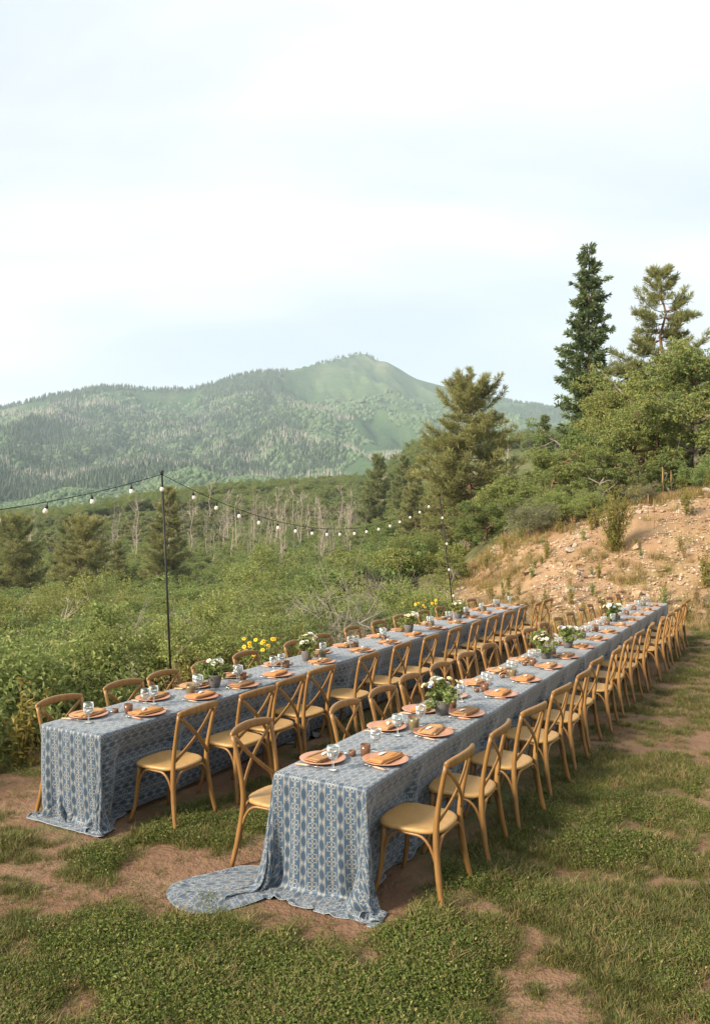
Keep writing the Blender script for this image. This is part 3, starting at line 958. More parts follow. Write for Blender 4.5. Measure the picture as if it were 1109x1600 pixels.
# brush on the slope below the terrace, every bush a thing
SL = ['dark green oak bush', 'bright green oak bush', 'dense dark oak bush', 'upright bright oak bush', 'grey-green bush']
placed = []
def brush():
    rg = np.random.default_rng(77)
    n = 9000
    Ys = 7.5 + 62 * rg.random(n) ** 1.35; pxs = rg.uniform(-300, 800, n); Xs = ray(pxs, Ys)
    Zs = terrain(Xs, Ys)
    for X, Y, Z, px in zip(Xs, Ys, Zs, pxs):
        if len(placed) >= 290: break
        s = -7.0 - (DY * X - DX * Y)
        if s < .75 or (Y > 18 and px > 645): continue
        k = rg.choice(5, p=[.24, .28, .18, .20, .10])
        rad = (1.25, 1.05, 1.5, 1.2, .85)[k]
        sc_ = rg.uniform(.9, 1.8) * (1.0 + .02 * Y)
        if s < 2.0: sc_ *= .8
        rows = np.interp(px, [-140, 300, 400, 500, 600, 700], [945, 935, 905, 885, 865, 865]) - 45 * sstep(12, 34, Y) - 30 + 140 * rg.random() ** 1.8
        hmax = ztop(rows, Y) - Z
        hk = (1.9, 1.6, 2.3, 2.1, 1.1)[k]
        if hmax < .4: continue
        sc_ = min(sc_, max(.35, hmax / hk))
        if any((X - a) ** 2 + (Y - b) ** 2 < (.72 * (rad * sc_ + c)) ** 2 for a, b, c in placed): continue
        placed.append((X, Y, rad * sc_))
        u = DX * X + DY * Y
        size = ('small', 'mid-sized', 'big')[int(sc_ * rad > 1.1) + int(sc_ * rad > 1.9)]
        where = ('at the terrace lip', 'just below the terrace lip', 'partway down the slope', 'low on the slope')[int(s > 2) + int(s > 6) + int(s > 14)]
        along = ("short of the shorter table's open end", 'level with the first light pole', 'between the two light poles', 'level with the second light pole', 'past the second light pole')[int(u > 5.5) + int(u > 8.5) + int(u > 13.5) + int(u > 18)]
        plant('oak_bush' if k < 4 else 'sage_bush', SHRUBS[k], (X, Y, Z - .1), rg.random() * 6.28, sc_, f'{size} {SL[k]} {where}, {along}', 'bush', 'brush on the slope below the terrace')
    print('brush', len(placed))
    # bare tangles among them
    for i in range(20):
        Y = 13 + 26 * rg.random(); px = rg.uniform(0, 380) if i < 14 else rg.uniform(360, 720); X = ray(px, Y)
        if DY * X - DX * Y > -8.6: continue
        z = T1(X, Y); h = ztop(rg.uniform(905, 985) - (60 if px > 400 else 0), Y) - z
        plant('dead_shrub', TANGLES[i % 3], (X, Y, z), rg.random() * 6.28, min(max(h / 1.35, .8), 2.1), ('pale bleached', 'grey-brown', 'pale bleached')[i % 3] + ' tangle of bare branches in the brush ' + ('toward the valley pines', 'behind the first light pole', 'below the sagging string of bulbs', 'near the second light pole')[int(px > 190) + int(px > 330) + int(px > 560)], 'dead shrub', 'bare tangles in the brush')
brush()

# weeds along the terrace lip
rgw = np.random.default_rng(78)
for i in range(105):
    u = 2.2 + 17 * rgw.random() ** 1.4; v = -6.75 - rgw.random() * 1.0
    X, Y = UV2XY(u, v); k = int(rgw.choice(3, p=[.4, .3, .3]))
    plant('weed_plant', WEEDS[k], (X, Y, T1(X, Y) - .03), rgw.random() * 6.28, rgw.uniform(.6, 1.25), ('yellow-green weed', 'straw-coloured dry weed', 'fresh green weed')[k] + ' on the terrace lip, ' + ('before the first light pole', 'between the first pole and the yellow daisies', 'between the daisies and second pole', 'past the second light pole')[int(u > 6.8) + int(u > 9.6) + int(u > 15.2)], 'weed', 'weeds along the terrace lip')

# dead aspens in the valley
rga = np.random.default_rng(79)
for i in range(190):
    if i < 140: px, Y = rga.normal(440, 120), rga.uniform(120, 205)
    elif i < 168: px, Y = rga.uniform(0, 300), rga.uniform(90, 170)
    else: px, Y = rga.uniform(20, 330), rga.uniform(30, 75)
    X = ray(px, Y); k = i % 4
    plant('dead_aspen', DEADS[k], (X, Y, T1(X, Y)), rga.random() * 6.28, rga.uniform(.7, 1.2) * (1.08 if Y > 90 else .42), ('bare pale grey aspen trunk ', 'bare pinkish aspen trunk ')[k % 2] + ('near the dark pine and tan clearing', 'near the bushy rounded valley pine', 'near the tall pointed pine', 'in the dead stand below the low hill', 'in the dead stand near the two slim pines')[int(px > 75) + int(px > 195) + int(px > 330) + int(px > 470)] + (', further back', '')[int(Y < 150)], 'dead tree', 'dead aspens in the valley')

# the woods that fill the valley and the low hill
def valley_wood():
    rg = np.random.default_rng(81)
    so = [source('wood_source', join_meshes('wood_copy', *p)) for p in (SHRUBS[0], SHRUBS[3], OAKS[1], OAKS[1])]
    asp = []
    for i in range(2):
        f, t_ = oak_proto(260 + i, 1.5, 7.0, 3500, .26, LEAF['aspen'])
        asp.append(source('wood_source', join_meshes('wood_copy', f, t_)))
    so += asp
    n = 13000
    Y = 32 + 540 * rg.random(n) ** 1.5; px = rg.uniform(-480, 1150, n); X = ray(px, Y)
    m = fbm(X / 40, Y / 60, 131, 3)
    keep = ~((np.abs(px - 40) < 40) & (np.abs(Y - 102) < 10))
    keep &= ~((Y < 75) & (px > 640))
    aspen = (Y > 80) & (Y < 230) & (px > 60) & (px < 700) & (m > .46)
    k = np.where(aspen, rg.integers(4, 6, n), np.where(Y > 140, rg.integers(2, 4, n), rg.integers(0, 4, n)))
    k = np.where(Y < 75, rg.integers(0, 2, n), k)
    s = rg.uniform(.75, 1.25, n)
    s = np.where(k < 2, s * 1.9, s)
    s = np.where((k >= 2) & (k < 4), s * .95, s)
    s = np.where(k >= 4, s * 1.0, s)
    rowl = np.where(Y < 110, np.interp(px, [0, 300, 400, 640], [905, 895, 875, 850]), np.where(Y < 250, np.interp(px, [0, 300, 450, 640], [800, 790, 770, 750]), 560)) + 25 * rg.random(n)
    own = np.array([1.9, 2.1, 5.1, 5.7, 7.2, 7.2])[k] * .9
    Z = terrain(X, Y)
    hmax = HC + (HY - rowl) / FPX * Y - Z
    keep &= hmax > .8
    s = np.minimum(s, np.maximum(hmax, .8) / own)
    X, Y, k, s = X[keep], Y[keep], k[keep], s[keep]
    s3 = np.stack([s * 1.2, s * 1.2, s * .9], 1)
    scatter('valley_wood', np.stack([X, Y, terrain(X, Y) - .5], 1), rg.random(len(X)) * 6.28, s3, k, so, 'mixed green oak and aspen wood filling the valley and low hill', 'wood')
    print('wood', len(X))
valley_wood()

# ------------------------------------------------------------------ furniture materials
def wood_mat(name, c1, c2, c3):
    m, t, b = mat(name)
    setc(b, c1, .38, .45)
    P = objpos(t)
    mpn = N(t, 'ShaderNodeMapping'); mpn.inputs['Scale'].default_value = (22, 22, 2.2)
    t.links.new(P, mpn.inputs[0])
    n = noise(t, 1.6, 6, mpn.outputs[0], .6, .8)
    oi = N(t, 'ShaderNodeObjectInfo').outputs['Random']
    c = ramp(t, n, [(.25, c1), (.5, c2), (.75, c3)])
    c = mixc(t, mth(t, 'MULTIPLY', oi, .30), c, (c1[0] * .8, c1[1] * .75, c1[2] * .7))
    w = noise(t, 5, 4, worldpos(t))
    c = mixc(t, mth(t, 'MULTIPLY', mth(t, 'SUBTRACT', w, .52, clamp=True), 1.6), c, (c1[0] * .7, c1[1] * .62, c1[2] * .55))
    t.links.new(c, b.inputs['Base Color'])
    rg_ = mth(t, 'MULTIPLY_ADD', n, .25, .28)
    t.links.new(rg_, b.inputs['Roughness'])
    bump(t, b, n, .12, .002)
    return m
WOOD = wood_mat('honey_oak_wood', (.20, .098, .030), (.265, .138, .043), (.345, .19, .064))
SEATW = wood_mat('honey_oak_seat', (.36, .205, .068), (.42, .25, .088), (.49, .30, .115))

# ------------------------------------------------------------------ cross-back chair
def chair_proto():
    c = empty('cross_back_chair')
    # seat: rounded shield, saddle-dished, with a small step at the back corners
    K = 36
    outl = []
    for j in range(K):
        a = 2 * math.pi * j / K
        x, y = math.cos(a), math.sin(a)
        e = .48
        X = math.copysign(abs(x) ** e, x); Y = math.copysign(abs(y) ** e, y)
        hw = .228 - .020 * (.5 - .5 * Y) - (.030 * (-Y) ** 4 if Y < 0 else 0)
        outl.append((X * hw * (1.0 if Y > 0 else 1), Y * .212 + (.018 * (1 - abs(X)) if Y > 0 else -.012 * (1 - abs(X) ** 2))))
    rings = [(.93, .436), (1.0, .442), (1.0, .456), (.975, .463), (.90, .4645), (.6, .459), (.3, .456)]
    V = [(x * s, y * s, z) for s, z in rings for x, y in outl]
    F = [(i * K + j, i * K + (j + 1) % K, (i + 1) * K + (j + 1) % K, (i + 1) * K + j) for i in range(len(rings) - 1) for j in range(K)]
    F.append(tuple(range(K - 1, -1, -1))); F.append(tuple((len(rings) - 1) * K + j for j in range(K)))
    MB().add(V, F).build('seat', SEATW, c)
    def spl(pts, n=4):
        """catmull-rom through points"""
        P = [Vector(p) for p in pts]; P = [2 * P[0] - P[1]] + P + [2 * P[-1] - P[-2]]
        r = []
        for i in range(1, len(P) - 2):
            for q in range(n):
                t = q / n
                a, b, d, e = P[i - 1], P[i], P[i + 1], P[i + 2]
                r.append(.5 * ((2 * b) + (d - a) * t + (2 * a - 5 * b + 4 * d - e) * t * t + (3 * b - a - 3 * d + e) * t ** 3))
        r.append(P[-2])
        return r
    for s in (-1, 1):
        p = spl([(s * .245, -.262, 0), (s * .222, -.222, .20), (s * .200, -.196, .45), (s * .208, -.225, .68), (s * .222, -.272, .885)])
        MB().tube(p, [.0150 + .0055 * math.sin(min(1, i / (len(p) - 1) * 1.4) * 3.0) for i in range(len(p))], 8).build('rear_leg', WOOD, c)
        p = spl([(s * .222, .222, 0), (s * .196, .182, .16), (s * .180, .160, .437)])
        MB().tube(p, [.0135 + .006 * i / (len(p) - 1) for i in range(len(p))], 8).build('front_leg', WOOD, c)
    # bowed top rail, deepest in the middle, lapping over the posts
    p = []; fl = []
    n = 18
    for i in range(n + 1):
        f = -1 + 2 * i / n
        p.append((f * .236, -.272 - .048 * (1 - f * f), .890 + .016 * (1 - f * f)))
        k = 1 - abs(f) ** 6 * .35
        fl.append((.0155 * k, .030 * k * (1 - .10 * abs(f))))
    MB().tube(p, 0, 12, flat=fl, up=(0, 0, 1)).build('top_rail', WOOD, c)
    # the two crossing bent slats
    for s in (-1, 1):
        p = []
        for i in range(11):
            f = i / 10
            p.append((s * (-.205 + .402 * f), -.262 - .034 * math.sin(f * math.pi) + .060 * f - s * .006, .862 - .355 * f))
        MB().tube(p, 0, 8, flat=(.0065, .0150), up=(0, 1, 0) if False else (s * .66, 0, .75)).build('cross_slat', WOOD, c)
    # bentwood braces arching between legs under the seat
    def brace(a, b):
        A, B = Vector(a), Vector(b)
        pts = []
        L = (B - A).length; d = (B - A) / L; q = min(.13, L * .36)
        for i in range(8):
            f = math.pi / 2 * i / 7
            pts.append(A + d * (q * (1 - math.cos(f))) + Vector((0, 0, .185 + .243 * math.sin(f))))
        for i in range(7, -1, -1):
            f = math.pi / 2 * i / 7
            pts.append(B - d * (q * (1 - math.cos(f))) + Vector((0, 0, .185 + .243 * math.sin(f))))
        return MB().tube(pts, .0095, 6).build('brace', WOOD, c)
    brace((-.222, -.210, 0), (.222, -.210, 0))
    brace((-.190, .170, 0), (.190, .170, 0))
    for s in (-1, 1): brace((s * .212, -.208, 0), (s * .190, .172, 0))
    return c

TABLE_H = .74
RT = dict(u0=4.20, u1=16.62, v0=-2.987, v1=-2.262, name='longer')
LT = dict(u0=4.29, u1=14.95, v0=-5.300, v1=-4.585, name='shorter')
ORD = ['first', 'second', 'third', 'fourth', 'fifth', 'sixth', 'seventh', 'eighth', 'ninth', 'tenth', 'eleventh', 'twelfth', 'thirteenth', 'fourteenth', 'fifteenth', 'sixteenth', 'seventeenth', 'eighteenth']
rgc = np.random.default_rng(5)
def fill(start, step, end):
    l = list(start)
    while l[-1] + step < end: l.append(l[-1] + step + rgc.normal() * .02)
    return l
SEATS = {
    ('longer', 'lawn side'): fill([4.67, 5.40, 6.14, 6.98], .80, 16.5),
    ('longer', 'aisle side'): fill([4.50, 5.45, 6.06, 6.70, 7.38], .735, 16.5),
    ('shorter', 'aisle side'): fill([4.83, 5.58, 6.13, 6.72, 7.64, 8.50], .78, 14.8),
    ('shorter', 'brush side'): fill([4.65, 5.39, 5.95, 6.58, 7.28, 8.24, 8.87, 9.76], .77, 14.8)}
def seat_geo(tab, side):
    """edge v, outward sign"""
    t = RT if tab == 'longer' else LT
    return (t['v1'], 1) if (tab, side) in (('longer', 'lawn side'), ('shorter', 'aisle side')) else (t['v0'], -1)

CH = chair_proto(); CHK = kid_map(CH)
first = True
for (tab, side), us in SEATS.items():
    ve, sg = seat_geo(tab, side)
    for i, u in enumerate(us):
        o = CH if first else copy_tree(CH, CHK)
        first = False
        v = ve + sg * ((.15 if tab == 'longer' else .21) + rgc.normal() * .022)
        if sg < 0: v = ve + (.12 if tab == 'longer' else .10) + rgc.normal() * .018
        if (tab, side, i) == ('longer', 'aisle side', 0): v -= .27; u += .08
        x, y = UV2XY(u, v)
        o.location = (x, y, -.055 if (tab, side) == ('shorter', 'brush side') else 0)
        # chair +y looks at the table: heading towards -sg * n
        hx, hy = -sg * DY, sg * DX
        o.rotation_euler = (0, 0, math.atan2(hy, hx) - math.pi / 2 + rgc.normal() * (.06 if sg > 0 else .03))
        tag(o, f"wooden cross-back chair, {tab} table's {side}, {ORD[i]} from end away from rocky bank", 'chair', 'cross-back chairs at the two long tables')

# ------------------------------------------------------------------ folding tables under the cloths
TM = simple('grey_table_board', (.5, .5, .48), .6)
LM = simple('dark_table_steel', (.06, .06, .065), .4, metal=.8)
for T in (RT, LT):
    L = T['u1'] - T['u0']; n = 5 if T is RT else 4
    for i in range(n):
        l = L / n
        uc = T['u0'] + l * (i + .5); vc = (T['v0'] + T['v1']) / 2
        x, y = UV2XY(uc, vc)
        e = empty('folding_table', (x, y, 0), ROT_T)
        MB().box((0, 0, .716), (l - .12, .61, .030)).build('tabletop', TM, e, False)
        for sx in (-1, 1):
            for sy in (-1, 1):
                MB().tube([(sx * (l / 2 - .5), sy * .10, 0), (sx * (l / 2 - .5), sy * .10, .70)], .014, 8).build('leg', LM, e)
        tag(e, f"folding table hidden under cloth, {ORD[i]} of {T['name']} row from end away from bank", 'table', 'folding tables under the cloths')

# ------------------------------------------------------------------ tablecloths: a small cloth solver
def cloth_mat():
    m, t, b = mat('blue_block_print_cloth')
    setc(b, rough=.55, spec=.5)
    uvn = N(t, 'ShaderNodeUVMap'); uvn.uv_map = 'UVMap'
    sp = N(t, 'ShaderNodeSeparateXYZ'); t.links.new(uvn.outputs[0], sp.inputs[0])
    wv = noise(t, 9, 3, uvn.outputs[0])
    wob = mth(t, 'MULTIPLY', mth(t, 'SUBTRACT', wv, .5), .006)
    PA, PB = .132, .090
    def tri(x, p):      # 0 at the middle of a cell, 1 at its border
        return mth(t, 'MULTIPLY', mth(t, 'ABSOLUTE', mth(t, 'SUBTRACT', mth(t, 'FRACT', mth(t, 'DIVIDE', mth(t, 'ADD', x, wob), p)), .5)), 2)
    x = tri(sp.outputs[1], PA); y = tri(sp.outputs[0], PB)
    dx = mth(t, 'MULTIPLY', x, PA / 2); dy = mth(t, 'MULTIPLY', y, PB / 2)
    r = mth(t, 'SQRT', mth(t, 'ADD', mth(t, 'MULTIPLY', dx, dx), mth(t, 'MULTIPLY', dy, dy)))
    th = mth(t, 'ARCTAN2', dy, dx)
    c4 = mth(t, 'COSINE', mth(t, 'MULTIPLY', th, 4))
    c8 = mth(t, 'COSINE', mth(t, 'MULTIPLY', th, 8))
    def band(val, c, w): return mth(t, 'LESS_THAN', mth(t, 'ABSOLUTE', mth(t, 'SUBTRACT', val, c)), w)
    ringr = mth(t, 'MULTIPLY_ADD', c8, .0036, .0308)
    ring = mth(t, 'LESS_THAN', mth(t, 'ABSOLUTE', mth(t, 'SUBTRACT', r, ringr)), .0034)
    petal = mth(t, 'LESS_THAN', r, mth(t, 'MULTIPLY_ADD', c4, .0108, .0130))
    hole = mth(t, 'GREATER_THAN', r, .0032)
    dia = mth(t, 'ADD', dx, dy)
    corner = mth(t, 'MULTIPLY', mth(t, 'LESS_THAN', mth(t, 'ADD', dx, mth(t, 'SUBTRACT', PB / 2, dy)), .013), 1.0)
    line = mth(t, 'LESS_THAN', mth(t, 'ABSOLUTE', mth(t, 'SUBTRACT', dx, .0440)), .0020)
    # hourglass triangles against the dark lozenges
    hour = mth(t, 'MULTIPLY', mth(t, 'GREATER_THAN', dx, .0472), mth(t, 'GREATER_THAN', mth(t, 'SUBTRACT', dy, mth(t, 'MULTIPLY', mth(t, 'SUBTRACT', dx, .0472), 1.1)), .0170))
    inner = mth(t, 'LESS_THAN', mth(t, 'ABSOLUTE', mth(t, 'SUBTRACT', mth(t, 'SUBTRACT', dy, mth(t, 'MULTIPLY', mth(t, 'SUBTRACT', dx, .0472), 1.1)), .0242)), .0033)
    hour = mth(t, 'SUBTRACT', hour, mth(t, 'MULTIPLY', hour, inner))
    cream = mth(t, 'MAXIMUM', mth(t, 'MAXIMUM', ring, mth(t, 'MULTIPLY', petal, hole)), mth(t, 'MAXIMUM', mth(t, 'MAXIMUM', corner, line), hour), clamp=True)
    loz = mth(t, 'GREATER_THAN', mth(t, 'SUBTRACT', dx, mth(t, 'MULTIPLY', dy, .42)), .0472)
    ink = noise(t, 55, 4, uvn.outputs[0], .7)
    blue = mixc(t, loz, (.030, .066, .118), (.014, .031, .058))
    blue = mixc(t, mth(t, 'MULTIPLY', ink, .4), blue, (.052, .095, .145))
    crm = mixc(t, ink, (.44, .39, .30), (.16, .17, .175))
    cf = mth(t, 'MULTIPLY', cream, mth(t, 'MULTIPLY_ADD', ink, .5, .48), clamp=True)
    c = mixc(t, cf, blue, crm)
    t.links.new(c, b.inputs['Base Color'])
    b.inputs['Sheen Weight'].default_value = .25
    weave = N(t, 'ShaderNodeTexWave'); weave.inputs['Scale'].default_value = 160
    t.links.new(uvn.outputs[0], weave.inputs['Vector'])
    crease = noise(t, 3.5, 5, worldpos(t), .6)
    bump(t, b, mth(t, 'ADD', mth(t, 'MULTIPLY', ink, .15), crease), .22, .03)
    return m
CLOTH = cloth_mat()
HEM = simple('pale_cloth_hem', (.34, .38, .42), .9, .1)

def drape(T, a0, a1, near, far, res, seed, lift=0.0, over=.84, pins=(), steps=150, iters=12, tight=None, lfrom=.06):
    """cloth lying on the table from a0 to a1 (metres from the table's near end), hanging at the sides and at the ends that are free"""
    W = T['v1'] - T['v0']; Lt = T['u1'] - T['u0']
    rg = np.random.default_rng(seed)
    A = np.arange(a0 - (over if near else 0), a1 + (over if far else 0) + res * .5, res)
    nb = int(round((W + 2 * over) / res)) + 1
    B = np.linspace(-over, W + over, nb); rb = B[1] - B[0]
    RA, RB = np.meshgrid(A, B, indexing='ij')
    P = np.stack([RA, RB, np.full_like(RA, TABLE_H + .004 + lift)], -1)
    ga = np.maximum(np.maximum((0 - RA) if near else -1, (RA - Lt) if far else -1), 0) + np.zeros_like(RA)
    gb = np.maximum(np.maximum(-RB, RB - W), 0)
    out_ = np.maximum(ga, gb) > 1e-6
    w = out_.astype(float)
    P[..., 2] -= np.maximum(ga, gb) * .25
    P += rg.normal(size=P.shape) * .0015 * w[..., None]
    P[..., 2] += (fbm(RA * 2.3, RB * 2.3, seed + 7, 3) - .5) * .05 * w * np.minimum(1, np.maximum(ga, gb) * 3)
    pin = []
    for (ia, ib, target) in pins:
        i = 0 if ia < 0 else len(A) - 1; j = 0 if ib < 0 else nb - 1
        pin.append((i, j, P[i, j].copy(), np.array(target))); w[i, j] = 0
    V = np.zeros_like(P)
    dt = 1 / 50.
    sa, sb = res, rb; sd = math.hypot(res, rb)
    seats = []
    for (tab, side), us in SEATS.items():
        if tab == T['name']:
            sg = seat_geo(tab, side)[1]
            seats += [(u - T['u0'], sg, .135 if sg > 0 else (.17 if tab == 'longer' and i == 0 else .40)) for i, u in enumerate(us)]
    # how far in the chairs push the cloth, by position along the table, for either side
    def push(sg):
        d = np.zeros(len(A))
        for (ua, s, amt) in seats:
            if s == sg: d = np.maximum(d, amt * (1 - .9 * sstep(.25, .42, np.abs(A - ua))))
        return d[:, None]
    pr, pl = push(1), push(-1)
    right = RB > W + 1e-6; left_ = RB < -1e-6
    RSB = sb * (1 + .11 * sstep(.04, .5, ga)); RSA = sa * (1 + .05 * sstep(.04, .5, gb))
    def solve(a, b, wa, wb, rest, k):
        d = b - a
        L = np.sqrt((d * d).sum(-1)) + 1e-9
        cgr = (k * (L - rest) / (L * (wa + wb + 1e-9)))[..., None] * d
        a += cgr * wa[..., None]; b -= cgr * wb[..., None]
    for st in range(steps):
        Q = P.copy()
        V[..., 2] -= 9.8 * dt * w
        V *= (.965 if st < steps * .6 else .90)
        P = P + V * dt * w[..., None]
        for (i, j, p0, p1) in pin:
            f = min(1, st / (steps * .55)); f = f * f * (3 - 2 * f)
            P[i, j] = p0 + (p1 - p0) * f; P[i, j, 2] = p0[2] + (p1[2] - p0[2]) * min(1, f * 1.5)
        for it in range(iters):
            for k in (0, 1):
                a, b = P[k:-1:2], P[k + 1::2]; n_ = min(len(a), len(b))
                solve(a[:n_], b[:n_], w[k:-1:2][:n_], w[k + 1::2][:n_], RSA[k:-1:2][:n_], 1)
                a, b = P[:, k:-1:2], P[:, k + 1::2]; n_ = min(a.shape[1], b.shape[1])
                solve(a[:, :n_], b[:, :n_], w[:, k:-1:2][:, :n_], w[:, k + 1::2][:, :n_], RSB[:, k:-1:2][:, :n_], 1)
            for k in (0, 1):
                solve(P[k:-1:2, :-1][:, ::1], P[k + 1::2, 1:][:len(P[k:-1:2])], w[k:-1:2, :-1], w[k + 1::2, 1:][:len(P[k:-1:2])], sd, .25) if False else None
            # shear and bend, softer (Jacobi on copies)
            if it % 2 == 0:
                for (s1, s2, rest, kk) in (((slice(None, -1), slice(None, -1)), (slice(1, None), slice(1, None)), sd, .08),
                                           ((slice(None, -1), slice(1, None)), (slice(1, None), slice(None, -1)), sd, .08),
                                           ((slice(None, -3), slice(None)), (slice(3, None), slice(None)), 3 * sa, .03),
                                           ((slice(None), slice(None, -3)), (slice(None), slice(3, None)), 3 * sb, .03)):
                    d = P[s2] - P[s1]
                    L = np.sqrt((d * d).sum(-1)) + 1e-9
                    c_ = (kk * (L - rest) / L)[..., None] * d
                    P[s1] += c_ * w[s1][..., None] * .5
                    P[s2] -= c_ * w[s2][..., None] * .5
        # chairs and ground
        z = P[..., 2]
        lim = sstep(.70, .48, z)
        P[..., 1] = np.where(right & (w > 0) & (RA > .06), np.minimum(P[..., 1], np.maximum(W + .012 + lift - pr * lim, W - .16)), P[..., 1])
        P[..., 1] = np.where(left_ & (w > 0) & (RA > lfrom), np.maximum(P[..., 1], np.minimum(-.012 - lift + pl * lim, .40)), P[..., 1])
        if tight is not None:
            ex = tight[0] + tight[1] * sstep(.74, .1, z)
            P[..., 0] = np.where((RA < 1e-6) & (w > 0) & (RB > tight[2]), np.maximum(P[..., 0], -ex), P[..., 0])
            P[..., 1] = np.where(left_ & (w > 0) & (RA < .3) & (RB > tight[2]), np.maximum(P[..., 1], -ex), P[..., 1])
            P[..., 1] = np.where(right & (w > 0) & (RA < .1), np.minimum(P[..., 1], W + ex), P[..., 1])
        low = P[..., 2] < .014
        P[..., 2] = np.where(low & (w > 0), .014 + .004 * rg.random(z.shape), P[..., 2])
        V = (P - Q) / dt
        V[low] *= .35
    P[..., 2] += (fbm(RA * 4, RB * 4, seed, 3) - .5) * .004 * (1 - out_) + 0
    u = T['u0'] + P[..., 0]; v = T['v0'] + P[..., 1]
    X, Y = UV2XY(u, v)
    na = len(A)
    idx = np.arange(na * nb).reshape(na, nb)
    F = np.stack([idx[:-1, :-1], idx[1:, :-1], idx[1:, 1:], idx[:-1, 1:]], -1).reshape(-1, 4)
    uv = np.stack([RA + seed * .31, RB + .4], -1).reshape(-1, 2)
    return np.stack([X, Y, P[..., 2]], -1).reshape(-1, 3), F, uv, (na, nb)

def cloth(T, a0, a1, near, far, res, seed, label, **kw):
    V, F, uv, (na, nb) = drape(T, a0, a1, near, far, res, seed, **kw)
    o = empty('tablecloth', (*UV2XY(T['u0'] + (a0 + a1) / 2, (T['v0'] + T['v1']) / 2), 0))
    V = V - np.array(o.location)
    c = ob('cloth', mesh_np('cloth', V, F, CLOTH, True, uv=uv), o)
    md = c.modifiers.new('thick', 'SOLIDIFY'); md.thickness = .003; md.offset = 0
    sd = c.modifiers.new('smooth', 'SUBSURF'); sd.levels = 1; sd.render_levels = 1
    # stitched hem along the free border
    G3 = V.reshape(na, nb, 3)
    loop = [tuple(p) for p in G3[0]] + [tuple(p) for p in G3[1:, -1]] + [tuple(p) for p in G3[-1, -2::-1]] + [tuple(p) for p in G3[-2:0:-1, 0]]
    MB().tube(loop + loop[:1], .0022, 4).build('hem', HEM, o)
    tag(o, label, 'tablecloth', 'patterned tablecloths')
import time as _t
t0 = _t.time()
cloth(RT, 0, 5.62, True, False, .034, 3, "blue print tablecloth trailing on the grass at the longer table's open end", lfrom=.22, over=.90, steps=190, tight=(.012, .12, -.02), pins=((-1, -1, (-.12, -.38, .016)), (-1, 1, (-.02, .70, .016))))
cloth(RT, 5.50, 7.86, False, False, .045, 5, "blue print tablecloth over the middle of the longer table", lift=.006, steps=110, iters=9)
cloth(RT, 7.70, 12.42, False, True, .045, 6, "blue print tablecloth on the longer table's end by the rocky bank", lift=.012, steps=110, iters=9)
cloth(LT, 0, 3.02, True, False, .036, 9, "blue print tablecloth squared off over the shorter table's open end", over=.775, tight=(.012, .04, -9))
cloth(LT, 2.90, 6.9, False, False, .045, 10, "blue print tablecloth over the middle of the shorter table", lift=.006, steps=110, iters=9)
cloth(LT, 6.78, 10.66, False, True, .045, 12, "blue print tablecloth on the shorter table's end by the rocky bank", lift=.012, steps=110, iters=9)
print('cloth time', _t.time() - t0)

# ------------------------------------------------------------------ place settings
TERRA = simple('terracotta_glaze', (.47, .235, .150), .35, .10, 12, .5)
NAPK = [simple('rust_linen', (.44, .215, .085), .9, .16, 30, .1), simple('tan_linen', (.43, .245, .120), .9, .16, 30, .1), simple('brown_linen', (.33, .185, .090), .9, .16, 30, .1)]
CARD = simple('white_card', (.80, .78, .74), .8, .05)
SILV = simple('silver_steel', (.62, .60, .57), .25, .08, metal=1.0)
COPP = simple('copper_handle', (.62, .33, .21), .4, .1, spec=.5)
def glass_mat(name, col, rough, body):
    """thin glassware: see-through with a fresnel sheen, plus some frosted or cut body that catches light"""
    m, t, b = mat(name)
    setc(b, col, rough, .6)
    tr = N(t, 'ShaderNodeBsdfTransparent'); tr.inputs[0].default_value = (*[.55 + .45 * c for c in col], 1)
    lw = N(t, 'ShaderNodeLayerWeight'); lw.inputs[0].default_value = .25
    ms = N(t, 'ShaderNodeMixShader')
    t.links.new(mth(t, 'MULTIPLY_ADD', lw.outputs['Fresnel'], 1 - body, body, clamp=True), ms.inputs[0])
    t.links.new(tr.outputs[0], ms.inputs[1]); t.links.new(b.outputs[0], ms.inputs[2])
    t.links.new(ms.outputs[0], t.nodes['Material Output'].inputs[0])
    return m
GLASS = glass_mat('clear_glass', (.85, .88, .88), .04, .03)
CUT = glass_mat('cut_glass', (.82, .85, .86), .12, .10)
AMBER = glass_mat('smoked_amber_glass', (.20, .095, .050), .15, .72)
WAX = simple('candle_wax', (.62, .42, .30), .6)

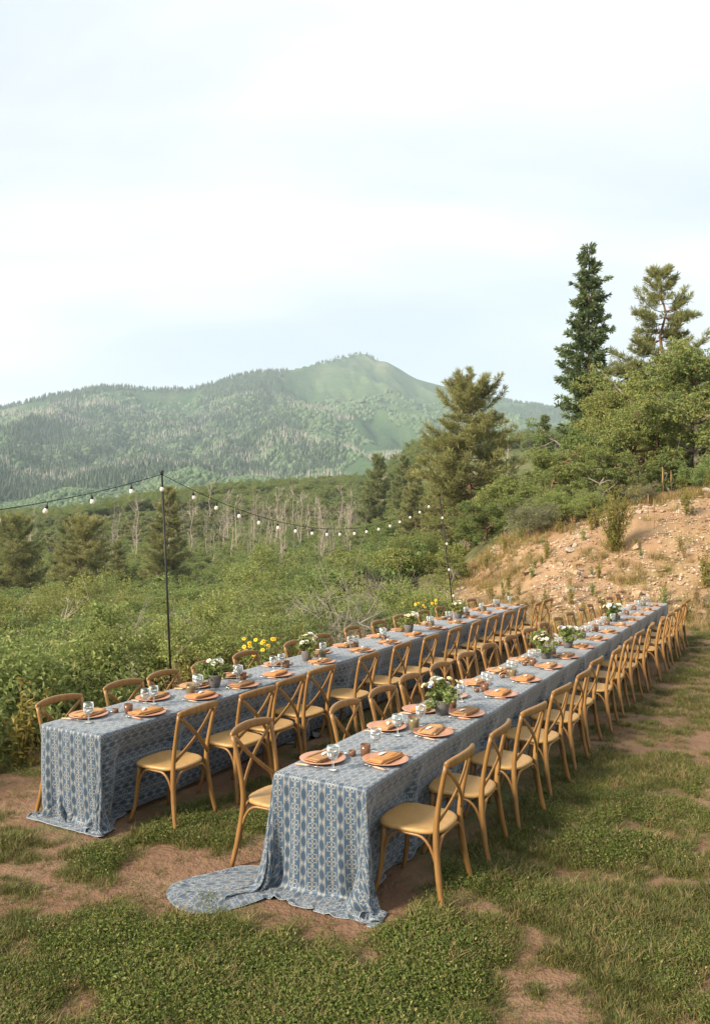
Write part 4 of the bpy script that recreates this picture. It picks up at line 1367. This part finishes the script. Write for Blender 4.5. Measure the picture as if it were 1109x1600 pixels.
def lathe_mesh(name, prof, k, m, smooth=True, wob=None): return MB().lathe(prof, k, wob=wob).mesh(name, m, smooth)
PLATE = lathe_mesh('charger_plate', [(.001, .004), (.085, .004), (.095, .002), (.112, .004), (.152, .013), (.157, .017), (.154, .019), (.112, .011), (.100, .009), (.001, .008)], 40, TERRA)
def napkin_mesh(k, seed):
    """rectangle of linen folded in three: stacked soft layers with a rolled fold on one long side"""
    rg = np.random.default_rng(seed)
    mb = MB()
    L, W_ = .27, .13
    nx, ny = 12, 8
    for ly in range(3):
        z0 = .004 + ly * .0065
        sh = rg.normal(size=2) * .006
        w = W_ * (1 - .13 * ly); rot = rg.normal() * .05
        top, bot = [], []
        for i in range(nx + 1):
            for j in range(ny + 1):
                x = (i / nx - .5) * L * (1 - .02 * ly); y = (j / ny - .5) * w
                ed = min(1, min(i, nx - i) / 1.2 + .55) * min(1, min(j, ny - j) / 1.5 + .35)
                zz = .0070 * ed + rg.normal() * .0008 + .004 * math.sin(i * .9 + ly * 2 + seed) * (j / ny)
                xr = x * math.cos(rot) - y * math.sin(rot) + sh[0]; yr = x * math.sin(rot) + y * math.cos(rot) + sh[1]
                top.append((xr, yr, z0 + max(zz, .002))); bot.append((xr, yr, z0))
        q = lambda i, j: i * (ny + 1) + j
        n_ = len(top)
        F = [(q(i, j), q(i + 1, j), q(i + 1, j + 1), q(i, j + 1)) for i in range(nx) for j in range(ny)]
        F += [tuple(n_ + a for a in f[::-1]) for f in F]
        ring = [q(i, 0) for i in range(nx)] + [q(nx, j) for j in range(ny)] + [q(i, ny) for i in range(nx, 0, -1)] + [q(0, j) for j in range(ny, 0, -1)]
        F += [(ring[a], n_ + ring[a], n_ + ring[(a + 1) % len(ring)], ring[(a + 1) % len(ring)]) for a in range(len(ring))]
        mb.add(top + bot, F)
    p = [((i / 8 - .5) * L * .98, -W_ * .46 + .003 * math.sin(i), .015) for i in range(9)]
    mb.tube(p, [.0105 + .0012 * math.sin(i * 2) for i in range(9)], 8)
    return mb.mesh('folded_napkin', NAPK[k])
NAPKINS = [napkin_mesh(i % 3, i) for i in range(6)]
def card_mesh():
    mb = MB()
    prof = [(-.045, .002), (-.030, .011), (0, .014), (.028, .011), (.045, .002)]
    V = [(x, s * w, .0 + .004 * (1 - abs(x) / .045) + z) for z in (0, .0015) for x, w in prof for s in (-1, 1)]
    F = []
    for i in range(4):
        a = 2 * i
        F += [(a, a + 1, a + 3, a + 2), (10 + a, 10 + a + 2, 10 + a + 3, 10 + a + 1), (a, a + 2, 12 + a, 10 + a), (a + 1, 11 + a, 13 + a, a + 3)]
    return mb.add(V, F).mesh('place_card', CARD)
CARDM = card_mesh()
def knife():
    h = MB().tube([(0, -.10, .007), (0, -.02, .008), (0, .0, .008)], [.0055, .0065, .005], 8).mesh('handle', COPP)
    b = MB().tube([(0, .0, .008), (.002, .06, .007), (.004, .11, .006)], 0, 8, flat=[(.0075, .0012), (.0085, .0012), (.003, .0010)], up=(0, 0, 1)).mesh('blade', SILV)
    return h, b
def fork():
    h = MB().tube([(0, -.10, .007), (0, -.02, .008), (0, .0, .008)], [.0055, .0062, .0045], 8).mesh('handle', COPP)
    mb = MB().tube([(0, 0, .008), (0, .035, .007), (0, .05, .007)], 0, 8, flat=[(.004, .0015), (.006, .0015), (.011, .0014)], up=(0, 0, 1))
    for k in (-1.5, -.5, .5, 1.5): mb.tube([(k * .0055, .05, .007), (k * .0055, .07, .008), (k * .005, .095, .011)], [.0018, .0016, .0009], 5)
    return h, mb.mesh('tines', SILV)
KNIFE, FORK = knife(), fork()
GOBLET = (MB().lathe([(.033, 0.0), (.034, .003), (.012, .006), (.0055, .014), (.005, .055), (.008, .064)], 16).mesh('stem', GLASS),
          lathe_mesh('cut_bowl', [(.008, .064), (.026, .076), (.037, .096), (.041, .118), (.0385, .118), (.034, .096), (.023, .080), (.002, .072)], 24, CUT, False, .035),
          lathe_mesh('rim', [(.041, .118), (.0405, .140), (.038, .158), (.0365, .158), (.039, .140), (.0393, .1182)], 24, GLASS))
VOT = [(lathe_mesh('holder', [(.026, 0), (.031, .004), (.036, .075), (.0335, .075), (.0285, .010), (.002, .009)], 20, AMBER), lathe_mesh('candle', [(.026, .010), (.027, .030), (.004, .032), (.0015, .040)], 14, WAX)),
       (lathe_mesh('holder', [(.021, 0), (.024, .003), (.025, .034), (.0225, .034), (.0205, .006), (.002, .005)], 18, AMBER), lathe_mesh('candle', [(.0195, .007), (.0195, .024), (.003, .025), (.0012, .032)], 14, WAX)),
       (lathe_mesh('holder', [(.034, 0), (.036, .003), (.041, .055), (.043, .085), (.0405, .085), (.0385, .055), (.033, .008), (.002, .007)], 20, glass_mat('smoked_olive_glass', (.22, .18, .10), .2, .70)), lathe_mesh('candle', [(.031, .009), (.031, .035), (.004, .036), (.0015, .045)], 14, WAX))]

rgs = np.random.default_rng(9)
TZ = TABLE_H + .010
ARR = {'shorter': [6.08, 7.73, 10.4, 12.27], 'longer': [6.15, 9.25, 10.15, 13.1]}
for (tab, side), us in SEATS.items():
    T = RT if tab == 'longer' else LT
    ve, sg = seat_geo(tab, side)
    hd = math.atan2(sg * DX, -sg * DY) - math.pi / 2
    shift = .11 if sg > 0 else (.10 if tab == 'longer' else .03)
    for i, u in enumerate(us):
        u = min(max(u + shift + rgs.normal() * .02, T['u0'] + .20), T['u1'] - .2)
        v = ve - sg * (.170 + rgs.normal() * .008)
        x, y = UV2XY(u, v)
        where = f"{tab} table's {side}, {ORD[i]} place from end away from rocky bank"
        def top(name, me, du, dv, dz, rz, lab, cat, grp, w=where):
            X, Y = UV2XY(u + du, v + dv)
            if isinstance(me, tuple):
                o = empty(name, (X, Y, TZ + dz), rz)
                for m_ in me: ob(m_.name.split('.')[0], m_, o)
            else:
                o = ob(name, me, None, (X, Y, TZ + dz)); o.rotation_euler = (0, 0, rz)
            if name == 'goblet': o.scale = (.98, .98, 1.0)
            return tag(o, f'{lab}, {w}', cat, grp)
        jit = rgs.normal() * .07
        top('charger_plate', PLATE, 0, 0, .0, hd, 'terracotta plate', 'plate', 'terracotta plates')
        nr = hd + jit + (math.pi if rgs.random() < .4 else 0)
        nk = int(rgs.integers(0, 6))
        top('folded_napkin', NAPKINS[nk], rgs.normal() * .01, -sg * .01, .013, nr, ('rust', 'tan', 'brown')[nk % 3] + ' napkin', 'napkin', 'folded linen napkins')
        top('place_card', CARDM, rgs.normal() * .03, -sg * .03 * rgs.random(), .041, hd + rgs.normal() * .4, 'white card', 'card', 'white cards on the napkins')
        top('knife', KNIFE, sg * .172, 0, .0, hd + rgs.normal() * .12, 'knife', 'knife', 'knives beside the plates')
        top('fork', FORK, -sg * .172, 0, .0, hd + rgs.normal() * .12, 'fork', 'fork', 'forks beside the plates')
        if all(abs(u + sg * .14 - a) > .13 for a in ARR[tab]):
            top('goblet', GOBLET, sg * .16, -sg * (.155 + .02 * rgs.random()), .0, rgs.random() * 6, 'cut-glass goblet', 'goblet', 'cut-glass goblets')

# candles down the middle
def votives(T):
    tab = T['name']; vc = (T['v0'] + T['v1']) / 2
    k = 0; u = T['u0'] + .62
    while u < T['u1'] - .3 and k < 18:
        if all(abs(u - a) > .17 for a in ARR[tab]):
            for q, (du, dv) in enumerate(((0, .015), (.085, -.045), (-.055, -.06))):
                if q == 2 and rgs.random() < .45: continue
                kind = (0, 2, 0)[k % 3] if q == 0 else (1 if q == 2 else 0)
                if q == 1 and kind == (0, 2, 0)[k % 3]: kind = 1
                X, Y = UV2XY(u + du + rgs.normal() * .008, vc + dv + rgs.normal() * .01)
                o = empty('votive_candle', (X, Y, TZ), rgs.random() * 6)
                for m_ in VOT[kind]: ob(m_.name.split('.')[0], m_, o)
                tag(o, f"{('amber', 'tiny brown', 'wide olive')[kind]} glass votive, {ORD[k]} candle cluster of {tab} table from end away from bank", 'candle', 'glass votive candles')
            k += 1
        u += .78
votives(RT); votives(LT)

# ------------------------------------------------------------------ flower arrangements
STONE = simple('grey_stoneware', (.135, .125, .118), .85, .3, 25)
PETAL = {'white': simple('white_petal', (.80, .78, .70), .7, .06), 'cream': simple('cream_petal', (.78, .70, .42), .7, .08), 'lilac': simple('lilac_petal', (.30, .26, .42), .7, .2),
         'blue': simple('pale_blue_petal', (.38, .46, .58), .7, .15), 'yellow': simple('yellow_petal', (.80, .47, .02), .6, .15)}
EYE = simple('dark_flower_eye', (.05, .025, .012), .9)
def bloom_mesh(kind, r, seed):
    rg = np.random.default_rng(seed)
    C, Nn = [], []
    V, F, b = [], [], 0
    for ring, (n, el, s) in enumerate(((9, .15, 1.0), (8, .55, .82), (6, .95, .6), (4, 1.3, .4))):
        for j in range(n):
            a = 6.283 * (j + ring * .5) / n + rg.normal() * .08
            ca, sa, ce, se = math.cos(a), math.sin(a), math.cos(el), math.sin(el)
            d = np.array([ca * ce, sa * ce, se]); t_ = np.array([-sa, ca, 0])
            up = np.array([-ca * se, -sa * se, ce])
            p0 = d * r * .12; L = r * s
            P = [p0 - t_ * .1 * L, p0 + t_ * .1 * L, d * L * .6 - t_ * .36 * L + up * .05 * L, d * L * .6 + t_ * .36 * L + up * .05 * L, d * L * .98 + up * .20 * L - t_ * .15 * L, d * L * .98 + up * .20 * L + t_ * .15 * L]
            V += P; F += [(b, b + 1, b + 3, b + 2), (b + 2, b + 3, b + 5, b + 4)]; b += 6
    return mesh_np('bloom', np.array(V), np.array(F), PETAL[kind], True)
BLOOMS = {k: bloom_mesh(k, r, i) for i, (k, r) in enumerate((('white', .042), ('cream', .034), ('lilac', .026), ('blue', .026)))}
VASE = lathe_mesh('vase', [(.045, 0), (.050, .004), (.066, .07), (.070, .115), (.0665, .122), (.063, .115), (.058, .07), (.002, .06)], 24, STONE)
def arrangement(tab, u, k, lab, nb, colours, sp):
    T = RT if tab == 'longer' else LT
    rg = np.random.default_rng(400 + k)
    x, y = UV2XY(u, (T['v0'] + T['v1']) / 2 + rg.normal() * .02)
    e = empty('flower_arrangement', (x, y, TZ), rg.random() * 6)
    ob('vase', VASE, e)
    blobs = [((rg.normal() * .07, rg.normal() * .07, .18 + .04 * rg.normal()), (.07, .07, .055)) for _ in range(9)]
    C, Nn = crown_points(rg, blobs, 760)
    Vv, F, tint = leaves_at(C, Nn, .04, rg)
    ob('greenery', mesh_np('greenery', Vv, F, LEAF['oak_bright'], attrs={'tint': tint}), e)
    st = MB(); spots = []
    for j in range(nb):
        a = rg.random() * 6.283; rr = sp * math.sqrt(rg.random())
        spots.append(Vector((math.cos(a) * rr, math.sin(a) * rr, .215 + .10 * rg.random() * (1 - .5 * rr / sp))))
        st.tube([(0, 0, .09), spots[-1] * .6 + Vector((0, 0, .05)), spots[-1]], .002, 4)
    st.build('stems', LEAF['oak'], e)
    for j, p in enumerate(spots):
        c = colours[j % len(colours)]
        b = ob('bloom', BLOOMS[c], e, p)
        d = Vector((p.x * 6, p.y * 6, .8)).normalized()
        b.rotation_euler = d.to_track_quat('Z', 'Y').to_euler()
        b.scale = [rg.uniform(.6, .95)] * 3 if j else (1.15, 1.15, 1.15)
    tag(e, lab, 'flowers', 'flower arrangements in grey vases')
WC = ['white', 'cream', 'white', 'lilac', 'white', 'cream', 'blue']
arrangement('shorter', 6.08, 0, 'low grey vase with one big white dahlia and blue thistle on the shorter table', 9, ['white', 'white', 'blue', 'cream', 'lilac'], .11)
arrangement('shorter', 7.73, 1, 'grey vase of loose white and cream flowers, second along the shorter table', 15, ['white', 'cream', 'white'], .14)
arrangement('shorter', 10.4, 2, 'grey vase of creamy white flowers, third on the shorter table from its open end', 15, ['white', 'cream'], .13)
arrangement('shorter', 12.27, 3, 'grey vase of white flowers, last on the shorter table before the rocky bank', 9, ['white', 'white', 'cream'], .11)
arrangement('longer', 6.15, 4, 'grey vase of white flowers sprawling sideways, nearest the trailing cloth on the longer table', 16, ['white', 'white', 'cream', 'blue'], .17)
arrangement('longer', 9.25, 5, 'tall cream and lilac flowers in grey vase, lawn-end one of a close pair', 17, ['cream', 'white', 'lilac', 'white'], .15)
arrangement('longer', 10.15, 6, 'blue and white flowers in grey vase, bank-end one of a close pair', 15, ['white', 'blue', 'cream', 'lilac'], .14)
arrangement('longer', 13.1, 7, 'grey vase of white and lilac flowers on the longer table by the rocky bank', 17, WC, .16)

# yellow daisies standing in baskets at the terrace lip
BASK = simple('dark_wicker', (.09, .06, .04), .9, .4, 40)
def daisy_mesh():
    V, F = [], []
    for j in range(12):
        a = 6.283 * j / 12; b = len(V)
        ca, sa = math.cos(a), math.sin(a)
        for (r, w, z) in ((.008, .004, 0), (.026, .008, .003), (.042, .003, -.004)):
            V += [(ca * r - sa * w, sa * r + ca * w, z), (ca * r + sa * w, sa * r - ca * w, z)]
        F += [(b, b + 2, b + 3, b + 1), (b + 2, b + 4, b + 5, b + 3)]
    return mesh_np('daisy_petals', np.array(V), np.array(F), PETAL['yellow'], True)
DAISY = daisy_mesh(); EYEM = lathe_mesh('eye', [(.010, -.003), (.012, .003), (.008, .010), (.001, .012)], 10, EYE)
def daisies(px, py, v, lab, n, seed):
    rg = np.random.default_rng(seed)
    k = (px - CX) / FPX
    Y = v / (DY * k - DX); X = k * Y
    z0 = T1(X, Y); zt = ztop(py, Y)
    e = empty('potted_daisies', (X, Y, z0))
    mb = MB().lathe([(.12, 0), (.13, .01), (.165, .22), (.172, .25), (.165, .252), (.155, .22), (.002, .20)], 20)
    for q in range(7): mb.lathe([(.124 + .006 * q, .022 + q * .032), (.132 + .006 * q, .030 + q * .032), (.127 + .006 * q, .042 + q * .032)], 20)
    mb.build('basket', BASK, e)
    st = MB(); C, Nn = [], []
    for j in range(n):
        a = rg.random() * 6.283; r = .26 * math.sqrt(rg.random())
        h = (zt - z0) * rg.uniform(.80, 1.0)
        p = Vector((math.cos(a) * r, math.sin(a) * r, h))
        st.tube([(p.x * .15, p.y * .15, .19), (p.x * .5, p.y * .5, h * .6), p], .003, 4)
        f = ob('daisy_petals', DAISY, e, p); f.rotation_euler = (rg.normal() * .5 + .7, rg.normal() * .4, rg.random() * .4); f.scale = (.72, .72, .72)
        ob('eye', EYEM, f)
        for m in range(26):
            g = rg.uniform(.3, .95); C.append(np.array([p.x * g, p.y * g, .2 + (h - .2) * g]) + rg.normal(size=3) * .04); Nn.append(rg.normal(size=3))
    st.build('stems', LEAF['oak'], e)
    Vv, F, tint = leaves_at(np.array(C), np.array(Nn), .05, rg, .4)
    ob('foliage', mesh_np('foliage', Vv, F, LEAF['oak_bright'], attrs={'tint': tint}), e)
    tag(e, lab, 'flowers', 'baskets of yellow daisies')
daisies(405, 998, -6.2, 'basket of tall yellow dark-eyed daisies behind the shorter table midway to the second pole', 15, 1)
daisies(665, 936, -6.3, 'basket of yellow dark-eyed daisies at the foot of the second string light pole', 12, 2)

# ------------------------------------------------------------------ string lights
BLACK = simple('black_steel', (.012, .012, .013), .5, .2)
RUBBER = simple('black_rubber', (.010, .010, .010), .6, .2)
bm_, bt_, bb_ = mat('frosted_bulb_glass')
setc(bb_, (.70, .64, .56), .15, .5)
bb_.inputs['Emission Color'].default_value = (1.0, .80, .58, 1)
bb_.inputs['Emission Strength'].default_value = .06
BULB_G = MB().lathe([(.012, -.028), (.014, -.034), (.023, -.052), (.027, -.068), (.024, -.083), (.013, -.094), (.002, -.097)], 14).mesh('glass', bm_)
SOCK = MB().tube([(0, 0, .005), (.004, 0, -.004)], .006, 6).lathe([(.009, 0), (.015, -.006), (.017, -.032), (.014, -.036), (.001, -.037)], 12).mesh('bulb_socket', RUBBER)
VP = -6.2
def pole(u_px_top, u_px_base, ytop, Yb, lab):
    zt = ztop(ytop, Yb)
    b = Vector((ray(u_px_base, Yb), Yb, 0)); b.z = T1(b.x, b.y)
    t_ = Vector((ray(u_px_top, Yb), Yb, zt))
    e = empty('light_pole', b)
    d = t_ - b
    MB().tube([(0, 0, 0), d * .5, d], [.0125, .012, .011], 8).build('post', BLACK, e)
    MB().lathe([(.14, 0), (.14, .012), (.03, .02), (.022, .10), (.001, .10)], 16).build('base_plate', BLACK, e)
    MB().tube([d * .985, d * .985 + Vector((.02, -.05, .0)), d * .985 + Vector((.02, -.06, .03))], .006, 6).build('hook', BLACK, e)
    MB().lathe([(.018, -.03), (.020, -.01), (.020, .012), (.001, .016)], 10, d).build('cap', BLACK, e)
    tag(e, lab, 'pole', 'black string light poles')
    return t_, b
P1, B1 = pole(253, 272, 737, 9.0, 'thin black string light pole standing behind the shorter table')
P2, B2 = pole(686, 713, 771, 16.4, 'thin black string light pole at the foot of the rocky bank')
def string(name, A, B, sag, n, lab, f0=.06, extra=None):
    e = empty(name, A)
    pts = [A.lerp(B, i / 40) - Vector((0, 0, sag * 4 * (i / 40) * (1 - i / 40))) - A for i in range(41)]
    if extra: pts = extra(pts)
    MB().tube(pts, .004, 6).build('cable', RUBBER, e)
    for j in range(n):
        f = f0 + (1 - 2 * f0) * j / (n - 1) if n > 1 else .5
        x = f * (len(pts) - 1); i = min(int(x), len(pts) - 2)
        p = pts[i].lerp(pts[i + 1], x - i)
        s = ob('bulb_socket', SOCK, e, p - Vector((0, 0, .035)))
        s.rotation_euler = (rgs.normal() * .12, rgs.normal() * .12, rgs.random() * 6)
        MB_drop = ob('drop_cord', DROP, e, p)
        s.scale = (.85, .85, .85)
        ob('glass', BULB_G, s)
    tag(e, lab, 'string lights', 'strings of bulbs')
DROP = MB().tube([(0, 0, 0), (.004, 0, -.02), (0, 0, -.037)], .004, 5).mesh('drop_cord', RUBBER)
hook = Vector((0, 0, -.03))
x0, y0 = UV2XY(-1.9, VP)
string('string_light', P1 + hook, Vector((x0, y0, 2.88)), .58, 15, 'string of pale bulbs running from the first pole away from the second', .055)
string('string_light', P1 + hook, P2 + hook, .66, 17, 'sagging string of pale bulbs between the two black poles', .065)
string('string_light', P2 + Vector((.03, -.03, -.15)), B2 + (P2 - B2) * .06 + Vector((.05, -.05, 0)), 0.0, 5, 'string of pale bulbs hanging down the pole by the rocky bank', .1)
string('string_light', P1 + Vector((.012, -.03, -.03)), P1 + Vector((.015, -.03, -.19)), 0.0, 1, 'single pale bulb hanging just under the first pole top')

# ------------------------------------------------------------------ stones on the bank
ROCKM = []
for i, c in enumerate(((.36, .26, .17), (.42, .30, .19), (.31, .195, .12), (.38, .32, .25))):
    m, t, b = mat('bank_stone')
    setc(b, c, .9, .2)
    nn = noise(t, 6, 6, objpos(t), .65)
    t.links.new(ramp(t, nn, [(.3, tuple(k * .55 for k in c)), (.55, c), (.75, tuple(min(1, k * 1.25) for k in c))]), b.inputs['Base Color'])
    bump(t, b, nn, .5, .02)
    ROCKM.append(m)
def rock_mesh(seed, m):
    import bmesh
    rg = np.random.default_rng(seed)
    bm = bmesh.new()
    pts = rg.normal(size=(15, 3)); pts /= np.linalg.norm(pts, axis=1, keepdims=True)
    pts *= rg.uniform(.75, 1.1, (15, 1)); pts[:, 2] *= rg.uniform(.38, .7); pts[:, 0] *= rg.uniform(1, 1.5)
    for p in pts: bm.verts.new(p * .5)
    r = bmesh.ops.convex_hull(bm, input=bm.verts)
    bmesh.ops.delete(bm, geom=[g_ for g_ in r['geom_interior'] if isinstance(g_, bmesh.types.BMVert)], context='VERTS')
    me = bpy.data.meshes.new('stone'); bm.to_mesh(me); bm.free()
    me.materials.append(m)
    return me
ROCKS = [rock_mesh(500 + i, ROCKM[i % 4]) for i in range(14)]
def stones():
    rg = np.random.default_rng(55)
    n = 0
    while n < 295:
        X, Y = rg.uniform(2.2, 14), rg.uniform(18.6, 28)
        px = X / Y * FPX + CX
        if px > 1135: continue
        if fbm(np.array([X * .5]), np.array([Y * .5]), 141, 3)[0] < .42 and rg.random() < .8: continue
        z = T1(X, Y)
        if Y > 20.5 and z < .12: continue
        s = .10 + .27 * rg.random() ** 3
        o = ob('stone', ROCKS[rg.integers(0, 14)], GROUND, (X, Y, z + s * .08))
        o.rotation_euler = (rg.normal() * .35, rg.normal() * .35, rg.random() * 6.28); o.scale = (s, s, s * rg.uniform(.8, 1.2))
        n += 1
    # the small rubble
    k = 26000
    X, Y = rg.uniform(1.8, 15, k), rg.uniform(18.0, 29, k)
    keep = fbm(X * .5, Y * .5, 141, 3) + rg.normal(size=k) * .07 > .47
    X, Y = X[keep], Y[keep]
    Z = terrain(X, Y)
    keep = (Z > .06) | (Y < 20.5)
    X, Y, Z = X[keep], Y[keep], Z[keep]
    V, F, b = [], [], 0
    rv = np.array([(.55, .1, 0), (.05, .42, .05), (-.5, .12, -.03), (-.12, -.45, .02), (.08, .05, .36), (0, 0, -.3)])
    rf = np.array([(0, 1, 4), (1, 2, 4), (2, 3, 4), (3, 0, 4), (1, 0, 5), (2, 1, 5), (3, 2, 5), (0, 3, 5)])
    n = len(X)
    s = .025 + .085 * rg.random(n) ** 2.2
    rz = rg.random(n) * 6.28
    o = merged('rubble', rv, rf, np.stack([X, Y, Z + s * .1], 1), rz, s, s * rg.uniform(.7, 1.5, n), RUBM, None, 'loose small stones strewn over the earth bank', 'rubble')
rm_, rt_, rb_ = mat('rubble_stone'); setc(rb_, rough=.95, spec=.15)
rt_.links.new(ramp(rt_, attr(rt_, 'tint'), [(0, (.20, .115, .072)), (.4, (.36, .25, .17)), (.8, (.48, .38, .29)), (1, (.55, .49, .42))]), rb_.inputs['Base Color'])
RUBM = rm_
stones()

# weeds and dry stalks on the bank
TALLWEED = weed_proto(360, 2.3, .95, 44, .085, LEAF['weed'], 80)
put('w', 'tall_weed', TALLWEED, 958, 752, 23.2, 2.3, 'tall feathery yellow-green weed clump alone on the stony bank', 'weed', base=T1(ray(958, 23.2), 23.2))
STALK = (MB().tube([(0, 0, -.05), (.01, 0, .5), (0, .01, 1.0)], [.008, .007, .004], 5).mesh('stalk', LEAF['dry']),
         MB().tube([(0, .006, .55), (.003, .008, .7), (0, .01, 1.02)], [.012, .024, .008], 6).mesh('seed_head', LEAF['dry']))
for px, Y, h, lab in ((1035, 25.8, 1.25, 'dry mullein stalk on the bank top'), (1021, 24.0, .9, 'shorter dry mullein stalk lower on the bank'), (1048, 26.5, 1.0, 'dry mullein stalk furthest up the bank'), (1012, 25, .7, 'short dry mullein stalk beside the tall weed')):
    X = ray(px, Y); plant('mullein_stalk', STALK, (X, Y, T1(X, Y)), 0, h, lab, 'stalk', 'dry mullein stalks')
rgb_ = np.random.default_rng(91)
for i in range(120):
    X, Y = rgb_.uniform(2.5, 13.5), rgb_.uniform(17.8, 28)
    if X / Y * FPX + CX > 1140: continue
    k = int(rgb_.choice(3, p=[.5, .3, .2]))
    plant('weed_plant', WEEDS[k], (X, Y, T1(X, Y) - .02), rgb_.random() * 6.28, rgb_.uniform(.4, 1.0), ('yellow-green weed', 'straw-coloured dry weed', 'fresh green weed')[k] + ' on the stony bank, ' + ('at its foot', 'halfway up', 'near its top')[int(Y > 20.3) + int(Y > 24.5)] + (' below the second light pole', ' short of the tall weed clump', ' past the tall weed clump')[int(X > 5) + int(X > 7.6)], 'weed', 'weeds on the stony bank')
for px, Y, s, lab in ((1072, 24.5, 1.0, 'round weedy bush high on the bank'), (1100, 20.5, 1.1, 'weedy bush at the bank foot by the long table end'), (925, 21.0, .5, 'small bright green tuft in the middle of the bank')):
    X = ray(px, Y); plant('weed_bush', WEEDS[0] if px != 925 else WEEDS[2], (X, Y, T1(X, Y)), 1, s * 1.3, lab, 'weed')

for i, (px, Y, k, sc_, lab) in enumerate(((835, 26.6, 4, 1.1, 'grey-green bush higher on the left shoulder of the bank'),
        (880, 27.3, 1, .9, 'bright bush on the bank crest left of the tall weed'), (925, 27.8, 3, .6, 'upright bright bush on the bank crest beside the tall weed'), (1000, 27.6, 4, .8, 'grey-green bush on the bank crest right of the tall weed'),
        (1105, 27.2, 1, .9, 'bright bush on the bank crest under the leaning oak'), (668, 21.5, 1, .8, 'bright bush behind the daisies at the second pole'))):
    X = ray(px, Y); plant('bank_bush', SHRUBS[k], (X, Y, T1(X, Y) - .1), i * 1.3, sc_, lab, 'bush', 'bushes edging the stony bank')
# ------------------------------------------------------------------ lawn
GR = [leafmat('lawn_grass', (.058, .080, .020), (.175, .190, .056), (.38, .30, .14), .3), leafmat('clover_leaf', (.050, .088, .018), (.175, .220, .052), (.36, .31, .12), .3),
      leafmat('dry_lawn_grass', (.15, .125, .055), (.32, .255, .12), None, .3)]
def clover_mesh(seed):
    rg = np.random.default_rng(seed)
    n = 64
    az = rg.random(n) * 6.28; r = .075 * np.sqrt(rg.random(n))
    C = np.stack([np.cos(az) * r, np.sin(az) * r, rg.uniform(.008, .042, n)], 1)
    V, F, tint = leaves_at(C, np.tile([0, 0, .8], (n, 1)), .0125, rg, .6, .95)
    return mesh_np('clover', V, F, GR[1], attrs={'tint': tint})
def lawn():
    rg = np.random.default_rng(66)
    so = [source('lawn_source', grassclump_proto(1, 40, .055, .06, GR[0], .0022)), source('lawn_source', grassclump_proto(2, 46, .040, .07, GR[0], .0022)),
          source('lawn_source', clover_mesh(3)), source('lawn_source', grassclump_proto(4, 30, .06, .07, GR[2], .0018)), source('lawn_source', clover_mesh(5))]
    n = 200000
    Y = 3.1 + 17.5 * rg.random(n) ** 1.7
    px = rg.uniform(-330, 1500, n); X = ray(px, Y)
    v = DY * X - DX * Y
    g = grassmask(X, Y)
    keep = (rg.random(n) < .03 + .80 * g ** 1.15) & (v > -7.6) & (Y < 20) & ~((v > -3.55) & (v < -2.1) & (DX * X + DY * Y > 3.98)) & ~((v > -5.4) & (v < -4.4) & (DX * X + DY * Y > 4.1))
    X, Y, g = X[keep], Y[keep], g[keep]
    lush = fbm(X * .8 + 5, Y * .8, 151, 3) + .16 * sstep(-.2, -1.2, X) * sstep(5.2, 4.0, Y)
    k = np.where(rg.random(len(X)) < sstep(.46, .86, lush + .3 * (rg.random(len(X)) - .5)), rg.choice([2, 4], len(X)), rg.choice([0, 1], len(X)))
    k = np.where(rg.random(len(X)) < .16 + .18 * sstep(6, 12, Y), 3, k)
    Z = terrain(X, Y) + (fbm(X * 1.3, Y * 1.3, 71, 3) - .5) * .05 * (1 - sstep(14, 18, Y))
    s = rg.uniform(.6, 1.2, len(X)) * (.55 + .45 * g) * (1 + .25 * sstep(.5, .7, lush)) * np.where(Y > 6, .8, 1)
    scatter('lawn_grass', np.stack([X, Y, Z], 1), rg.random(len(X)) * 6.28, s * np.clip(.9 + Y / 12, 1, 1.8), k, so, 'short patchy lawn of grass and clover over red earth', 'grass')
    print('lawn', len(X))
lawn()

# dry grass on the bank, at its foot and along the lip
def dry_grass():
    rg = np.random.default_rng(67)
    so = [source('dry_source', grassclump_proto(11, 46, .30, .14, LEAF['dry'], .004)), source('dry_source', grassclump_proto(12, 40, .22, .14, LEAF['weed'], .004)),
          source('dry_source', grassclump_proto(13, 36, .16, .12, GR[0], .004))]
    n = 9000
    X, Y = rg.uniform(1, 15, n), rg.uniform(16.8, 29.5, n)
    d = fbm(X * .45, Y * .45, 161, 3)
    keep = rg.random(n) < np.clip(sstep(.50, .62, d) * .8 + sstep(26, 28.5, Y) * .7 + .45 * sstep(20.5, 19, Y) * sstep(17, 18.2, Y) + .03, 0, .9)
    u = rg.uniform(2.5, 21, 5000); v = -6.35 - 1.5 * rg.random(5000) ** 1.4
    X2, Y2 = UV2XY(u, v)
    k2 = fbm(X2 * .8, Y2 * .8, 171, 3) > .47
    X = np.concatenate([X[keep], X2[k2]]); Y = np.concatenate([Y[keep], Y2[k2]])
    k = rg.choice(3, len(X), p=[.45, .35, .2])
    scatter('dry_grass', np.stack([X, Y, terrain(X, Y) - .01], 1), rg.random(len(X)) * 6.28, rg.uniform(.4, 1.15, len(X)), k, so, 'straw and olive grass tufts on the bank and along the terrace lip', 'grass')
dry_grass()

# ------------------------------------------------------------------ haze in the air
hm = bpy.data.materials.new('thin_haze'); hm.use_nodes = True
ht = hm.node_tree; ht.nodes.clear()
ho = N(ht, 'ShaderNodeOutputMaterial'); pv = N(ht, 'ShaderNodeVolumePrincipled')
pv.inputs['Color'].default_value = (.74, .88, 1.0, 1)
pv.inputs['Density'].default_value = .00016
ht.links.new(pv.outputs[0], ho.inputs['Volume'])
hz_ = MB().box((0, 2050, 320), (8000, 4700, 760)).build('haze', hm, None, False)
tag(hz_, 'thin pale bluish haze over the valley and mountain', 'haze', kind='stuff')
